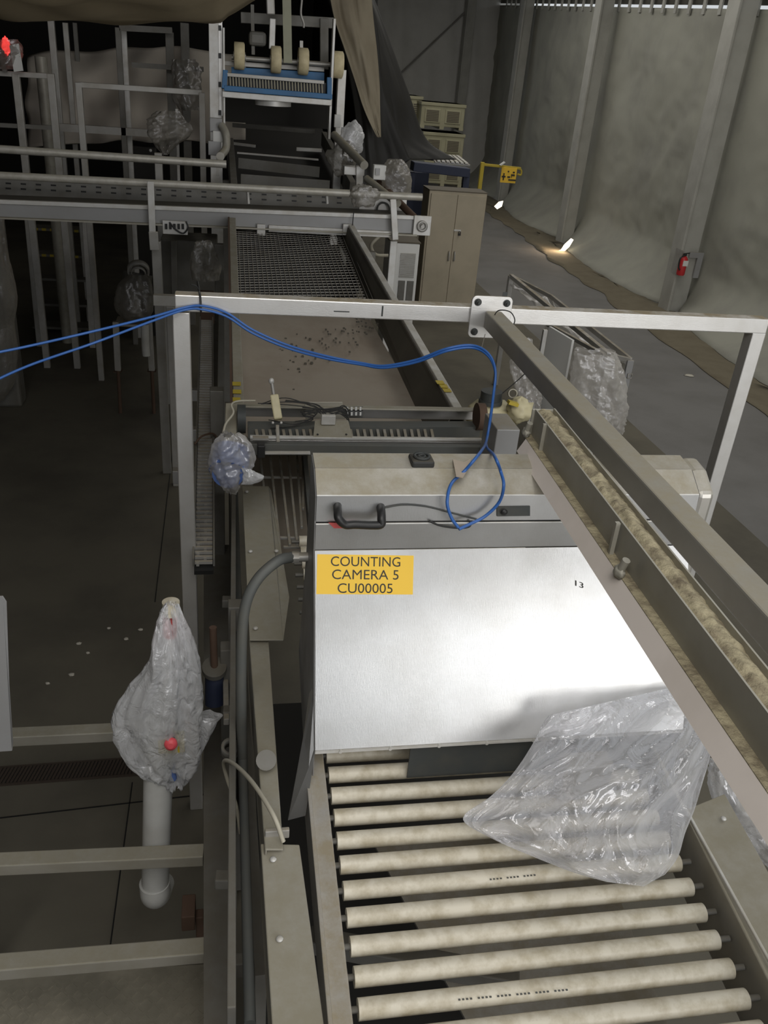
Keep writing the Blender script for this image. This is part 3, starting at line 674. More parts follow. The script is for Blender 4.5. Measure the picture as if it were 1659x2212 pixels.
# wires on the bridge
wv = MB()
for sd in range(7):
    random.seed(sd); pts = [gy(x+random.uniform(-6, 6), y+random.uniform(-5, 5), 3.42)+V((0, 0, random.uniform(.0, .03))) for x, y in
        ((560, 876), (620, 874), (680, 882), (704, 898), (735, 896), (752, 908), (740, 892), (715, 890), (655, 897), (680, 905), (640, 918), (580, 924))[(sd % 3):(12-sd % 4)]]
    wv.tube(smooth_path(pts, 6), .0026, 6)
tag(wv.build('cable_tangle', 'black_dusty', None), 'tangle of thin black wires on the sensor bridge', 'cables', kind='stuff')
tag(MB().box(gy(693, 914, 3.38), gy(725, 904, 3.36)+V((0, 0, .012))).build('cable_connector', 'white_metal', None, .002), 'small white connector block amid the wires on the bridge', 'connector')
tag(MB().tube(smooth_path([gy(552, 875, 3.5)+V((0,0,.02)), gy(515, 876, 3.5)+V((0,0,.02)), gy(500, 884, 3.45)+V((0,0,.02)), gy(504, 902, 3.4)+V((0,0,.02)), gy(488, 915, 3.35), gy(482, 935, 3.3)], 8), .005, 8).build('grey_cable', 'tube_cream'), 'pale grey cable looping over the left end of the bridge', 'cable')
bs = thing('limit_sensor', 'small black sensor box on a bracket beside the bagged motor', 'sensor', gy(563, 975, 3.2))
MB().box(gy(556, 990, 3.16), gy(572, 955, 3.2)).build('body', 'black', bs, .004)
MB().bar(gy(546, 946, 3.22), gy(580, 946, 3.22), .03, .008).build('bracket', 'galv', bs)
# junction box at the right end
jb = thing('junction_box', 'grey metal junction box at the right end of the sensor bridge', 'box', gy(1090, 970, 3.1))
c0 = at(1066, 978, Y=3.05); c1_ = at(1115, 978, Y=3.05)
MB().box((c0.x-.01, 3.02, c0.z-.2), (c1_.x-.01, 3.2, at(1080, 928, Y=3.02).z)).build('body', 'grey_paint', jb, .004)
# cream tank with black cap
tk = thing('coolant_tank', 'cream plastic tank with a black screw cap behind the junction box', 'tank', at(1080, 880, Y=3.6))
tp = at(1062, 870, Y=3.62)
MB().blob(tp+V((.02, .02, -.07)), (.13, .10, .075), seed=2, amp=.12, nu=30, nv=16).blob(at(1122, 885, Y=3.55), (.06, .06, .06), seed=5, amp=.2, nu=20, nv=12).build('body', 'cream_tank', tk)
cpv = at(1060, 862, Y=3.62); MB().cyl(cpv+V((0, 0, -.02)), cpv+V((0, 0, .0)), .056, 26).cyl(cpv, cpv+V((0, 0, .04)), .05, 26).build('cap', 'rubber', tk, .003)
MB().bar(at(1098, 868, Y=3.5), at(1118, 874, Y=3.5), .03, .015).build('yellow_tag', 'yellow', tk)
MB().ring(at(1106, 850, Y=3.6), at(1108, 850, Y=3.58), .022, .017, 18).build('wire_loop', 'tube_cream', tk)
c = at(1081, 898, Y=3.4); MB().box(c+V((-.008, -.006, -.008)), c+V((.008, .006, .008))).build('white_clip', 'white', tk)

# ================================================================ GANTRY FRAME (near) with spine beam
YF = 3.2
gf = thing('gantry_frame', 'square steel tube gantry frame with a long spine beam coming towards the viewer', 'steel frame', (1.1, YF, 0))
a, b = at(378, 645, Y=YF), at(1650, 703, Y=YF)
zt = (a.z+b.z)/2-.004; TS = .062
MB().bar(V((a.x, YF, zt+.004)), V((b.x, YF, zt-.002)), TS, TS).build('crossbar', 'frame_steel', gf, .004)
xl_ = at(394, 760, Y=YF).x; xr_ = at(1614, 760, Y=YF).x
MB().box((xl_-.031, YF-.031, 0), (xl_+.031, YF+.031, zt-.03)).build('post', 'frame_steel', gf, .004)
MB().box((xr_-.031+.012, YF-.031, 0), (xr_+.031+.012, YF+.031, zt-.03)).build('post', 'frame_steel', gf, .004)
pc0 = at(1059, 678, Y=YF-.035)
xs0 = pc0.x
pl = MB(); ring_ = []
pw, ph_, rr_ = .082, .082, .02
for cx_, cy_, a0 in ((pw-rr_, ph_-rr_, 0), (-pw+rr_, ph_-rr_, 90), (-pw+rr_, -ph_+rr_, 180), (pw-rr_, -ph_+rr_, 270)):
    for kk in range(6):
        t = math.radians(a0+kk*18); ring_.append(V((xs0+cx_+rr_*math.cos(t), YF-.033, pc0.z-.012+cy_+rr_*math.sin(t))))
pl.prism(ring_, (0, -.01, 0))
po = pl.build('flange_plate', 'frame_steel', gf, .0015)
for dx in (-1, 1):
    for dz_ in (-1, 1):
        c = V((xs0+dx*.058, YF-.043, pc0.z-.012+dz_*.058))
        MB().cyl(c, c+V((0, -.004, 0)), .014, 16).cyl(c+V((0, -.004, 0)), c+V((0, -.013, 0)), .011, 6).cyl(c+V((0, -.013, 0)), c+V((0, -.022, 0)), .006, 10).build('bolt', 'rubber', gf)
# spine beam
s0_ = V((xs0+.01, YF-.043, at(1062, 690, Y=YF-.043).z)); 
sE = at(1659, 1338, X=s0_.x)
s1_ = s0_+(sE-s0_)*1.6; pass
MB().bar(s0_, s1_, .066, .066).build('spine_beam', 'spine_steel', gf, .005)
# scuffs with a shape of their own on the crossbar
for (x, y, wd_) in ((738, 673, .03), (826, 672, .003), (1090, 642, .01)):
    c = at(x, y, Y=YF-.0315); MB().box(c+V((-wd_, -.0008, -.002 if wd_ > .01 else -.02)), c+V((wd_, 0, .002 if wd_ > .01 else .02))).build('scuff_mark', 'rubber', gf)

# dirty channel with angle iron and white flange
ch = thing('debris_channel', 'open grey channel full of dusty debris running diagonally towards the viewer', 'channel beam', (1, 2, 2.4))
cA = at(1158, 884, Z=2.55); cB = at(1645, 1519, Z=2.55); cdir = (cB-cA).normalized(); cE = cA+cdir*(cB-cA).length*1.7
cs_ = -cdir.cross(V((0, 0, 1))).normalized()
W1 = .055; WH = .082
MB().bar(cE, cA, .004, WH, off=(0, -WH/2)).build('web', 'channel_paint', ch)
MB().bar(cE, cA, W1, .004, off=(W1/2, -.02)).build('top_tray', 'channel_paint', ch)
MB().bar(cE, cA, .004, .05, off=(W1, -.02)).build('rear_lip', 'channel_paint', ch)
def deb(u, v):
    p = cA+(cE-cA)*u+cs_*(W1*v*.98); return p+V((0, 0, -.012+.010*abs(noise.noise(p*40))+.016*math.sin(PI*v)*(.5+abs(noise.noise(p*14+V((5, 0, 0)))))))
dbo = MB().grid(deb, 300, 14).build('debris', 'debris', ch); dbo['kind'] = 'stuff'
MB().bar(cE, cA, .026, .004, off=(-.013, -WH)).build('ledge', 'debris', ch)
fa, fb = cE-cs_*.026+V((0, 0, -WH)), cA+cdir*.03-cs_*.026+V((0, 0, -WH)); fo = -cs_*.022+V((0, 0, -.040))
MB().quad(fa, fb, fb+fo, fa+fo, .003).build('white_flange', 'channel_white', ch)
MB().bar(cA+cdir*.11, cA+cdir*.118, .012, WH, off=(.006, -WH/2)).build('splice_rib', 'channel_paint', ch)
MB().bar(cA-cdir*.008, cA, .075, WH, off=(-W1/2, -WH/2)).build('end_plate', 'channel_paint', ch, .003)
for (x, y, nm) in ((1338, 1235, 'clamp'), (1136, 935, 'clamp')):
    c = at(x, y, Z=2.48)
    o = MB().blob(c, (.012, .018, .014), seed=x, amp=.25, nu=16, nv=10).cyl(c+V((0, 0, .0)), c+V((.004, -.01, .035)), .009, 12).build(nm, 'channel_paint', ch)
c = at(1325, 1160, Z=2.51); MB().bar(c, c+cdir*.010, .010, .08).build('rib', 'channel_paint', ch)

# blue cables over the frame
def cable(pts, r=.0045):
    return MB().tube(smooth_path(pts, 10), r, 10)
yc = YF-.045
def cpts(off):
    P_ = [(-60, 772+off*2.6, 2.9, 0), (60, 748+off*1.5, 2.95, 0), (200, 716+off*.9, 3.0, 0), (330, 684+off*.3, 3.1, 0), (400, 664, yc, 0), (440, 661+off*.1, yc, 0), (490, 676+off*.1, yc, 0), (545, 712+off*.08, yc-.02, 0), (620, 745+off*.05, yc-.05, 0), (700, 768+off*.02, yc-.1, 0), (780, 784-off*.05, yc-.15, 0), (830, 790-off*.02, yc-.2, 0),
          (900, 777, yc-.25, 0), (965, 753, yc-.3, 0), (1020, 746, yc-.3, 0), (1055, 764, yc-.35, 0), (1070, 800, yc-.4, 0), (1066, 850, yc-.45, 0), (1058, 910, yc-.55, 0), (1050, 955, yc-.65, 0)]
    return [at(x, y, Y=yy) for x, y, yy, _ in P_]
base = cpts(0)
b1 = base+[at(1035, 980, Z=z1+.09), at(1003, 1018, Z=z1+.062), at(975, 1045, Z=z1+.03), at(966, 1085, Y=hband[0][0]-.03), at(975, 1118, Y=hband[0][0]-.04), at(990, 1140, Y=hband[0][0]-.05)]
tag(cable(b1).build('blue_cable', 'cable_blue'), 'bright blue cable over the frame whose end is taped onto the hood', 'cable')
yh_ = hband[0][0]-.03
b2 = [p+V((0, -.004, -.008 if i > 3 else 0)) for i, p in enumerate(cpts(28))]+[at(1068, 985, Z=z1+.10), at(1082, 1020, Z=z1+.07), at(1088, 1050, Z=z1+.05), at(1078, 1085, Y=yh_), at(1048, 1115, Y=yh_), at(1015, 1132, Y=yh_-.01), at(991, 1143, Y=yh_-.02)]
tag(cable(b2).build('blue_cable', 'cable_blue'), 'lower blue cable of the pair, looping wide down the hood front', 'cable')
zt_ = MB().tube(smooth_path([at(426, 622, Y=YF-.03)+V((0, .05, .01)), at(430, 628, Y=YF-.033), at(433, 645, Y=YF-.036), at(434, 672, Y=YF-.05), at(434, 664, Y=YF-.036)], 5), .004, 8)
tag(zt_.tube(smooth_path([at(431, 628, Y=YF-.036), at(424, 618, Y=YF-.04), at(412, 614, Y=YF-.05)], 4), .002, 6).build('cable_tie', 'black'), 'black cable tie holding the blue cables on the crossbar', 'cable tie')
tag(MB().tube(smooth_path([at(1064, 690, Y=YF-.07), at(1075, 678, Y=YF-.12)+V((0,0,.012)), at(1100, 680, Y=YF-.14)+V((0,0,.012)), at(1112, 690, Y=YF-.16), at(1108, 705, Y=YF-.16)], 5), .0022, 6).build('cable_tie', 'black'), 'thin black tie looped round the spine beam near the plate', 'cable tie')
tag(MB().tube(smooth_path([at(1048, 722, Y=3.1), at(1042, 745, Y=3.0), at(1040, 752, Y=2.9)], 4), .0015, 6).build('hanging_wire', 'galv'), 'thin wire from the plate down to the blue cables', 'wire')
tag(MB().tube(smooth_path([at(1168, 775, Y=3.6), at(1120, 820, Y=3.6), at(1085, 850, Y=3.6)], 4), .0025, 6).build('hanging_wire', 'black'), 'thin black wire from under the spine beam to the tank', 'wire')
tpv = [at(x, y, Z=z1+.058) for x, y in ((978, 994), (1003, 1000), (1018, 992), (1012, 1012), (1000, 1033), (985, 1030))]
tag(MB().prism(tpv, (0, 0, .003)).build('masking_tape', 'tape_beige'), 'crumpled beige masking tape holding a blue cable on the hood top', 'tape')

# ================================================================ BAGS
def bag(name, ctr, rad, mt, label, seed=1, amp=.25, fr=1.7, extra=None, nu=72, nv=48, fold=.06):
    m_ = MB().blob(ctr, rad, seed=seed, amp=amp, fr=fr, nu=nu, nv=nv, fold=fold)
    if extra: extra(m_)
    return tag(m_.build(name, mt), label, 'plastic bag')
def sack(outline, depth, ycurve, seed=0, nu=44, nv=60, wr=.012, dfn=None):
    """closed bag: rows of the photographed silhouette (left px, right px, py) stood up in a real plane, given round depth"""
    rows = [(at(l, y, Y=ycurve(y)), at(r, y, Y=ycurve(y))) for l, r, y in outline]
    L_ = smooth_path([a_ for a_, _ in rows], 6); R_ = smooth_path([b_ for _, b_ in rows], 6)
    n = len(L_)-1
    def fn(u, v):
        i = v*n; i0 = min(n-1, int(i)); t = i-i0
        A = L_[i0].lerp(L_[i0+1], t); B = R_[i0].lerp(R_[i0+1], t); c = (A+B)/2; hw = (B-A)/2
        a_ = 2*PI*u; wdt = hw.length
        dd = min(depth, wdt*.9)
        p = c+hw*math.cos(a_)*(1.0)+V((0, -1, 0))*math.sin(a_)*dd
        ca_, sa_ = math.cos(a_), math.sin(a_); tw_ = a_+v*1.3
        f1 = noise.noise(V((ca_*1.6+seed, sa_*1.6, v*2.4)))
        f2 = abs(noise.noise(V((math.cos(tw_)*3.4+seed*2, math.sin(tw_)*3.4, v*1.6+seed))))
        f3 = abs(noise.noise(V((math.cos(tw_)*9, math.sin(tw_)*9+seed, v*3.5+.6*f1))))
        rr = (f1*1.3-f2*1.5-f3*.8)*wr*2.6
        dirn = (hw.normalized()*math.cos(a_)*.35+V((0, -1, 0))*math.sin(a_))
        return p+dirn*rr
    return MB().grid(fn, nu, nv)
# 1 hanging bag over the stop button on the pvc post
YP = 2.33
sk1 = sack([(348, 392, 1304), (335, 400, 1325), (322, 418, 1365), (318, 428, 1400), (310, 436, 1435), (282, 440, 1470), (258, 441, 1505), (240, 440, 1540), (240, 438, 1575), (250, 438, 1605), (275, 430, 1640), (305, 415, 1662), (345, 402, 1685), (365, 392, 1702)], .075, lambda y: YP-.02, seed=3, wr=.015, nu=72, nv=90)
tag(sk1.build('plastic_bag', 'bag_milky'), 'milky plastic bag tied over the stop button on the white pvc post', 'plastic bag')
tl_ = sack([(425, 482, 1545), (425, 470, 1562), (425, 450, 1600), (422, 432, 1640)], .03, lambda y: YP, seed=6, wr=.004, nu=20, nv=20)
tag(tl_.build('plastic_film', 'bag_milky'), 'loose tail of film sticking out right of the milky bag', 'plastic film')
pp = thing('pvc_post', 'white pvc pipe stub with elbow foot below the milky bag', 'pipe', at(337, 1950, Y=YP))
p0, p1 = at(335, 1925, Y=YP), at(337, 1690, Y=YP)
MB().cyl(p0, at(345, 1560, Y=YP), .052, 28).build('pipe', 'pvc_clean', pp)
el = smooth_path([p0+V((0, 0, .05)), p0+V((0, 0, -.0)), p0+V((0, .03, -.045)), p0+V((.01, .09, -.06))], 6)
MB().tube(el, .058, 26).build('elbow', 'pvc_clean', pp)
MB().cyl(at(370, 1325, Y=YP), at(369, 1300, Y=YP), .028, 24).build('cap', 'pvc', pp)
MB().cyl(at(366, 1375, Y=YP+.01), at(368, 1322, Y=YP+.01), .024, 20).build('pink_sleeve', 'red_tape', pp)
MB().cyl(at(352, 1560, Y=YP), at(366, 1375, Y=YP), .022, 16).build('neck', 'pvc_clean', pp)
eb = thing('stop_button_box', 'yellow stop button box with a red mushroom button inside the milky bag', 'button box', at(370, 1630, Y=YP))
c = at(369, 1618, Y=YP-.066); 
MB().box(c+V((-.045, .012, -.035)), c+V((.045, .06, .03))).build('box', 'yellow', eb, .006)
cc = at(369, 1608, Y=YP-.095)
MB().cyl(cc+V((0, .05, -.002)), cc+V((0, .0, .0)), .012, 12).build('stem', 'rubber', eb); MB().tube([cc+V((0, .012, 0)), cc, cc+V((0, -.008, .002)), cc+V((0, -.012, .003))], .02, 22, rs=[.02, .0225, .019, .010]).build('button', 'pink_red', eb)
MB().cyl(at(368, 1655, Y=YP-.01), at(371, 1682, Y=YP-.01), .018, 16).build('gland', 'motor_blue', eb)

# 2 blue motor in a bag
m2 = thing('blue_motor', 'round blue motor wrapped in a milky bag left of the rod bed', 'motor', at(497, 1020, Y=3.0))
MB().cyl(at(493, 1020, Y=3.02), at(500, 975, Y=3.1), .075, 28).build('housing', 'motor_blue', m2, .01)
MB().cyl(at(493, 1020, Y=3.02), at(492, 1026, Y=3.0), .06, 24).build('fan_cover', 'motor_blue', m2, .004)
tag(sack([(476, 520, 938), (456, 545, 955), (448, 552, 975), (448, 556, 995), (452, 548, 1015), (460, 535, 1035), (475, 522, 1052), (487, 510, 1063)], .12, lambda y: 3.04, seed=9, wr=.013).build('plastic_bag', 'bag_white'), 'milky plastic bag around the round blue motor', 'plastic bag')
tag(sack([(520, 540, 1012), (524, 555, 1022), (522, 571, 1030), (522, 560, 1040), (520, 535, 1046)], .03, lambda y: 2.98, seed=4, wr=.004, nu=20, nv=16).build('plastic_film', 'bag_milky'), 'twisted tail of film beside the bagged blue motor', 'plastic film')

# 3 large clear bag lying on the rollers at right
YB = lambda y: 1.50-(y-1500)*.0010
def big(u, v):
    rows = [(1186, 1545, 1500, 1474), (1173, 1562, 1560, 1530), (1160, 1590, 1545, 1590), (1130, 1640, 1530, 1650), (1100, 1680, 1515, 1700), (1060, 1720, 1500, 1750), (1000, 1768, 1480, 1800), (1060, 1810, 1465, 1850), (1150, 1850, 1440, 1885), (1240, 1885, 1425, 1895), (1310, 1905, 1390, 1915)]
    i = v*(len(rows)-1); i0 = min(len(rows)-2, int(i)); t = i-i0
    q4 = [rows[max(0, i0-1)], rows[i0], rows[i0+1], rows[min(len(rows)-1, i0+2)]]
    lx_, ly_, rx_, ry_ = [.5*((2*b)+(c-a)*t+(2*a-5*b+4*c-d)*t*t+(3*b-a-3*c+d)*t**3) for a, b, c, d in zip(*q4)]
    a_ = 2*PI*u; k_ = (1+math.cos(a_))/2
    px, py = lx_+(rx_-lx_)*k_, ly_+(ry_-ly_)*k_
    lift = .10*math.sin(PI*min(1, v*1.1))**.7 + .02
    base_ = onr(px, py, .06+.22*(1-v)**1.2)
    s_ = math.sin(a_)
    fx_, fy2 = (px-1620)/400, (py-1380)/400
    an = math.atan2(fy2, fx_); rd = math.hypot(fx_, fy2)
    n1 = noise.noise(V((k_*2.4, s_*.8, v*2.6)))
    n2 = abs(noise.noise(V((an*5, rd*1.4, s_*1.2+3)))); n3 = abs(noise.noise(V((an*13+n1*2, rd*3.0, s_*2)))); n4 = abs(noise.noise(V((k_*9, v*8, 5+s_))))
    toward = (CAM-base_).normalized()
    env = math.sin(PI*min(.97, max(.03, v)))**.6
    h = (.09*max(0, s_)+.02)*env+env*(n1*.06-n2*.12-n3*.06-n4*.03)
    if s_ < 0: h = -.03*env*(-s_)+n1*.01
    return base_+toward*h
tag(MB().grid(big, 170, 120).build('plastic_bag', 'bag_clear'), 'large clear crumpled plastic bag draped over the rollers in front of the hood', 'plastic bag')
md = thing('sensor_housing', 'grey blue sensor housing inside the large clear bag', 'sensor', onr(1300, 1640, .1))
MB().box(onr(1190, 1700, .03), onr(1330, 1650, .17)).build('body', 'galv', md, .01)
# bag at the right edge, below the channel
tag(sack([(1535, 1600, 1655), (1530, 1640, 1700), (1540, 1690, 1740), (1570, 1720, 1780), (1600, 1720, 1820), (1640, 1700, 1855)], .08, lambda y: 1.7, seed=12, wr=.012).build('plastic_bag', 'bag_clear'), 'clear plastic bag at the right edge beyond the side cover', 'plastic bag')
rm = thing('side_motor', 'grey motor wrapped in clear bag right of the side cover', 'motor', at(1620, 1750, Y=1.75))
MB().box(at(1560, 1690, Y=1.85), at(1660, 1790, Y=1.72)).build('housing', 'galv', rm, .02)

# ================================================================ BOTTOM LEFT: walkway rails, tread plate, guard sheet
for (xa_, ya_, xb_, yb_, z_, lab_, gw) in ((20, 1582, 450, 1562, .95, 'dusty steel rail crossing behind the milky bag, topmost of three', .055), (-60, 1858, 440, 1836, .9, 'dusty steel rail passing in front of the white pvc pipe', .055), (-60, 2082, 455, 2040, .9, 'lowest dusty steel rail above the tread plate', .055)):
    tag(MB().bar(at(xa_, ya_, Z=z_), at(xb_, yb_, Z=z_), .06, .05, off=(0, -.025)).build('walkway_rail', 'cover_steel', None, .004), lab_, 'rail', None)
ps = thing('walkway_post', 'dark steel post at the right ends of the lower rails', 'post', at(455, 2060, Z=.0))
c = at(462, 2060, Z=.85)
MB().bar(at(455, 1560, Z=.85), at(470, 2230, Z=.85), .05, .05).build('beam', 'galv_dark', ps, .004)
MB().box(at(460, 2120, Z=.8), at(540, 2055, Z=.87)).build('clamp_block', 'galv_dark', ps, .004)
MB().box((c.x-.03, c.y-.03, 0), (c.x+.03, c.y+.03, .84)).build('post', 'galv_dark', ps, .004)
cr = at(405, 1975, Z=.5)
MB().box(cr+V((-.02, -.05, -.03)), cr+V((.03, .05, .05))).box(cr+V((.03, -.02, -.14)), cr+V((.06, .02, 0))).build('bracket', 'rust', ps, .004)
tp_ = thing('tread_platform', 'dusty diamond tread plate platform at the bottom left', 'platform', at(200, 2180, Z=.35))
ZT = .35
A, B, C_, D_ = at(-150, 2320, Z=ZT), at(482, 2320, Z=ZT), at(480, 2080, Z=ZT), at(-150, 2112, Z=ZT)
MB().prism([A, B, C_, D_], (0, 0, -.03)).build('plate', 'tread', tp_, .003)
dm = MB(); n = 0
x = A.x
while x < B.x-.02:
    y = A.y+.02; kx = int((x-A.x)/.03)
    while y < min(C_.y, D_.y)-.01:
        ky = int((y-A.y)/.03); sgn = 1 if (kx+ky) % 2 else -1
        dm.bar((x-.009, y-.009*sgn, ZT+.001), (x+.009, y+.009*sgn, ZT+.001), .006, .003); y += .03
    x += .03
do = dm.build('tread_pattern', 'tread', tp_); do['kind'] = 'stuff'
for x, y in ((A.x+.1, A.y+.05), (B.x-.1, A.y+.05), (A.x+.1, D_.y-.05), (B.x-.1, C_.y-.05)): MB().box((x-.02, y-.02, 0), (x+.02, y+.02, ZT-.03)).build('leg', 'galv_dark', tp_)
gs = thing('guard_sheet', 'bent grey sheet metal guard at the left picture edge', 'guard', at(0, 1600, Z=.9))
MB().prism([at(-60, 1290, Y=2.3), at(6, 1288, Y=2.3), at(14, 1300, Y=2.3), at(20, 1480, Y=2.3), at(28, 1606, Y=2.3), at(26, 1622, Y=2.28), at(-60, 1628, Y=2.28)], (0, .004, 0)).build('sheet', 'grey_paint', gs, .001)
MB().cyl(at(6, 1500, Y=2.295), at(6, 1500, Y=2.30)+V((0, -.008, 0)), .004, 8).build('bolt', 'black', gs)
MB().bar(at(-50, 1600, Y=2.35), V((at(-50, 1600, Y=2.35).x-.12, 2.35, 0)), .04, .04, up=(0, 1, 0)).build('post', 'galv_dark', gs)

# ================================================================ CROSS CONVEYOR (mid)
YX = 7.1
def cx(px, py, y=YX): return at(px, py, Y=y)
xc = thing('cross_conveyor', 'grey crossing conveyor with chain pan and round guard pipe above the tray', 'conveyor', (.3, YX, 0))
A = cx(-40, 438); B = cx(896, 488)
zc = A.z; 
MB().bar(cx(-60, 452), cx(900, 489), .01, .115, off=(0, .0)).build('front_beam', 'grey_paint', xc, .003)
MB().bar(cx(-60, 433, YX), cx(900, 470, YX), .04, .03).build('top_lip', 'white_metal', xc, .003)
MB().bar(cx(-60, 468, YX-.03), cx(900, 508, YX-.03), .05, .012).build('bottom_lip', 'cover_steel', xc, .002)
YR = YX+.42
MB().bar(cx(-60, 398, YR), cx(870, 438, YR), .012, .16).build('rear_beam', 'galv_dark', xc, .003)
MB().quad(cx(-60, 432, YX+.02)+V((0, 0, 0)), cx(895, 470, YX+.02), cx(880, 455, YR), cx(-60, 418, YR), .006).build('chain_pan', 'tray_wall', xc)
sl = MB()
for i in range(26):
    for r_ in range(2):
        c = cx(18+i*32.5, 396+i*1.42+r_*11, YR-.008); sl.box(c+V((-.02, -.002, -.006)), c+V((.02, 0, .006)))
sl.build('slots', 'black', xc)
# brackets & pipe
gp = MB().cyl(cx(-60, 376, YX+.1), cx(912, 426, YX-.1), .028, 20)
gp.build('guard_pipe', 'pipe_bright', xc)
for (x, y0, y1) in ((325, 392, 520), (849, 430, 518)):
    MB().bar(cx(x, y0, YX-.09), cx(x+5, y1, YX-.09), .05, .02, up=(0, -1, 0)).build('bracket', 'white_metal', xc, .004)
MB().bar(cx(331, 500, YX-.09), cx(334, 540, YX-.09), .07, .03, up=(0, -1, 0)).build('bracket_foot', 'galv', xc, .004)
bpz = cx(911, 488, YX-.03)
bpl = MB().box(bpz+V((-.07, -.01, -.075)), bpz+V((.075, .01, .08))).build('bearing_plate', 'white_metal', xc, .004)
o = MB().ring(bpz+V((0, -.012, 0)), bpz+V((0, -.03, 0)), .045, .025, 24).cyl(bpz+V((0, -.01, 0)), bpz+V((0, -.04, 0)), .016, 14).build('bearing', 'galv', bpl)
for x in (564, 749): MB().box(cx(x-9, 508, YX-.05), cx(x+9, 484, YX-.02)).build('hanger', 'white_metal', xc, .003)
MB().bar(cx(580, 493, YX-.02), cx(860, 507, YX-.02), .03, .05).build('under_beam', 'white_metal', xc, .004)
for x in (535, 705): MB().cyl(cx(x, 414, YX+.1), cx(x+2, 440, YX+.1), .012, 10).build('pin', 'white_metal', xc)
tbx = MB().box(cx(352, 505, YX-.06), cx(405, 478, YX-.03)).build('terminal_bracket', 'white_metal', xc, .002)
tm = MB()
for i in range(5): 
    c = cx(360+i*9, 489, YX-.065); tm.box(c+V((-.012, -.01, -.02)), c+V((.006, .0, .02)))
tm.build('terminals', 'black', tbx)
MB().tube(smooth_path([cx(402, 478, YX-.07), cx(406, 492, YX-.08), cx(396, 504, YX-.08), cx(380, 496, YX-.08), cx(366, 480, YX-.07)], 5), .006, 6).build('wire', 'black', tbx)
MB().tube(smooth_path([cx(764, 458, YX-.06), cx(762, 480, YX-.06), cx(760, 506, YX-.06), cx(753, 500, YX-.06)], 5), .004, 6).build('dangling_wire', 'black', xc)
# legs seen below
for (x, y0, x1, y1, yy, wd_) in ((337, 520, 360, 985, 7.15, .075),):
    MB().bar(cx(x, y0, yy), V((cx(x1, y1, yy).x, yy, 0)), wd_, .06, up=(0, 1, 0)).build('leg', 'galv', xc, .005)
MB().bar(cx(375, 520, 7.6), V((cx(378, 800, 7.6).x, 7.6, .2)), .05, .05, up=(0, 1, 0)).build('leg', 'galv_dark', xc, .005)
MB().bar(cx(850, 520, 7.15), V((cx(842, 640, 7.15).x, 7.15, 0)), .06, .05, up=(0, 1, 0)).build('leg', 'white_metal', xc, .005)
# upper loose pipe behind
tag(MB().cyl(at(-60, 318, Y=8.0), at(489, 355, Y=8.0), .032, 20).build('guard_pipe', 'pipe_bright'), 'round pale guard pipe behind the cross conveyor at left', 'pipe')
tag(MB().cyl(at(722, 292, Y=8.4), at(787, 357, Y=7.6), .036, 18).build('guard_pipe', 'pipe_grey'), 'short dusty pipe slanting beside the tower foot', 'pipe')
tag(MB().cyl(at(792, 386, Y=7.6), at(860, 440, Y=7.1), .03, 18).build('guard_pipe', 'pipe_grey'), 'dark slanting pipe crossing under the end of the bright guard pipe', 'pipe')
tag(MB().cyl(at(818, 394, Y=7.7), at(895, 470, Y=7.1), .03, 18).build('guard_pipe', 'rust'), 'brown slanting pipe right of the other short pipes', 'pipe')
en = thing('end_stand', 'small white metal stand with round plate at the conveyor end', 'stand', at(800, 440, Y=7.5))
MB().box(at(740, 374, Y=7.9), at(788, 362, Y=7.8)).build('arm', 'white_metal', en, .004)
MB().bar(at(776, 358, Y=7.8), at(776, 430, Y=7.8), .06, .05, up=(0, 1, 0)).build('upright', 'white_metal', en, .004)
MB().box(at(770, 470, Y=7.6), at(880, 425, Y=7.5)).build('plate', 'white_metal', en, .006)
MB().ring(at(828, 452, Y=7.47), at(828, 452, Y=7.46), .06, .045, 20).build('round_hole', 'rubber', en)
tag(bag('plastic_bag', at(785, 425, Y=7.0), (.10, .05, .08), 'bag_dusty', '', seed=3, amp=.3, nu=30, nv=20), 'small crumpled plastic bag tied on the bright guard pipe end', 'plastic bag')
tag(bag('plastic_bag', at(760, 300, Y=8.4), (.11, .1, .13), 'bag_milky', '', seed=5, amp=.22, nu=30, nv=20), 'white crumpled bag over a bottle shaped part by the tower foot', 'plastic bag')
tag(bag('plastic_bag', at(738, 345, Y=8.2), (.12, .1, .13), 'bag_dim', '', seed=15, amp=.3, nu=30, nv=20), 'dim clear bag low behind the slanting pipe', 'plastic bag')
kb = sack([(838, 868, 344), (828, 880, 356), (822, 886, 372), (823, 888, 390), (822, 888, 410), (828, 886, 430)], .16, lambda y: 7.6, seed=2, wr=.014, nu=36, nv=30)
tag(kb.build('plastic_bag', 'bag_dusty'), 'tall rounded dusty plastic bag beside the tan cabinet', 'plastic bag')
dp = thing('control_display', 'small white display box beside the tall dusty bag', 'display', at(817, 375, Y=7.55))
MB().box(at(806, 388, Y=7.55), at(832, 356, Y=7.62)).build('case', 'white', dp, .006)
MB().box(at(811, 378, Y=7.53), at(821, 364, Y=7.54)).build('screen', 'grey_paint', dp)

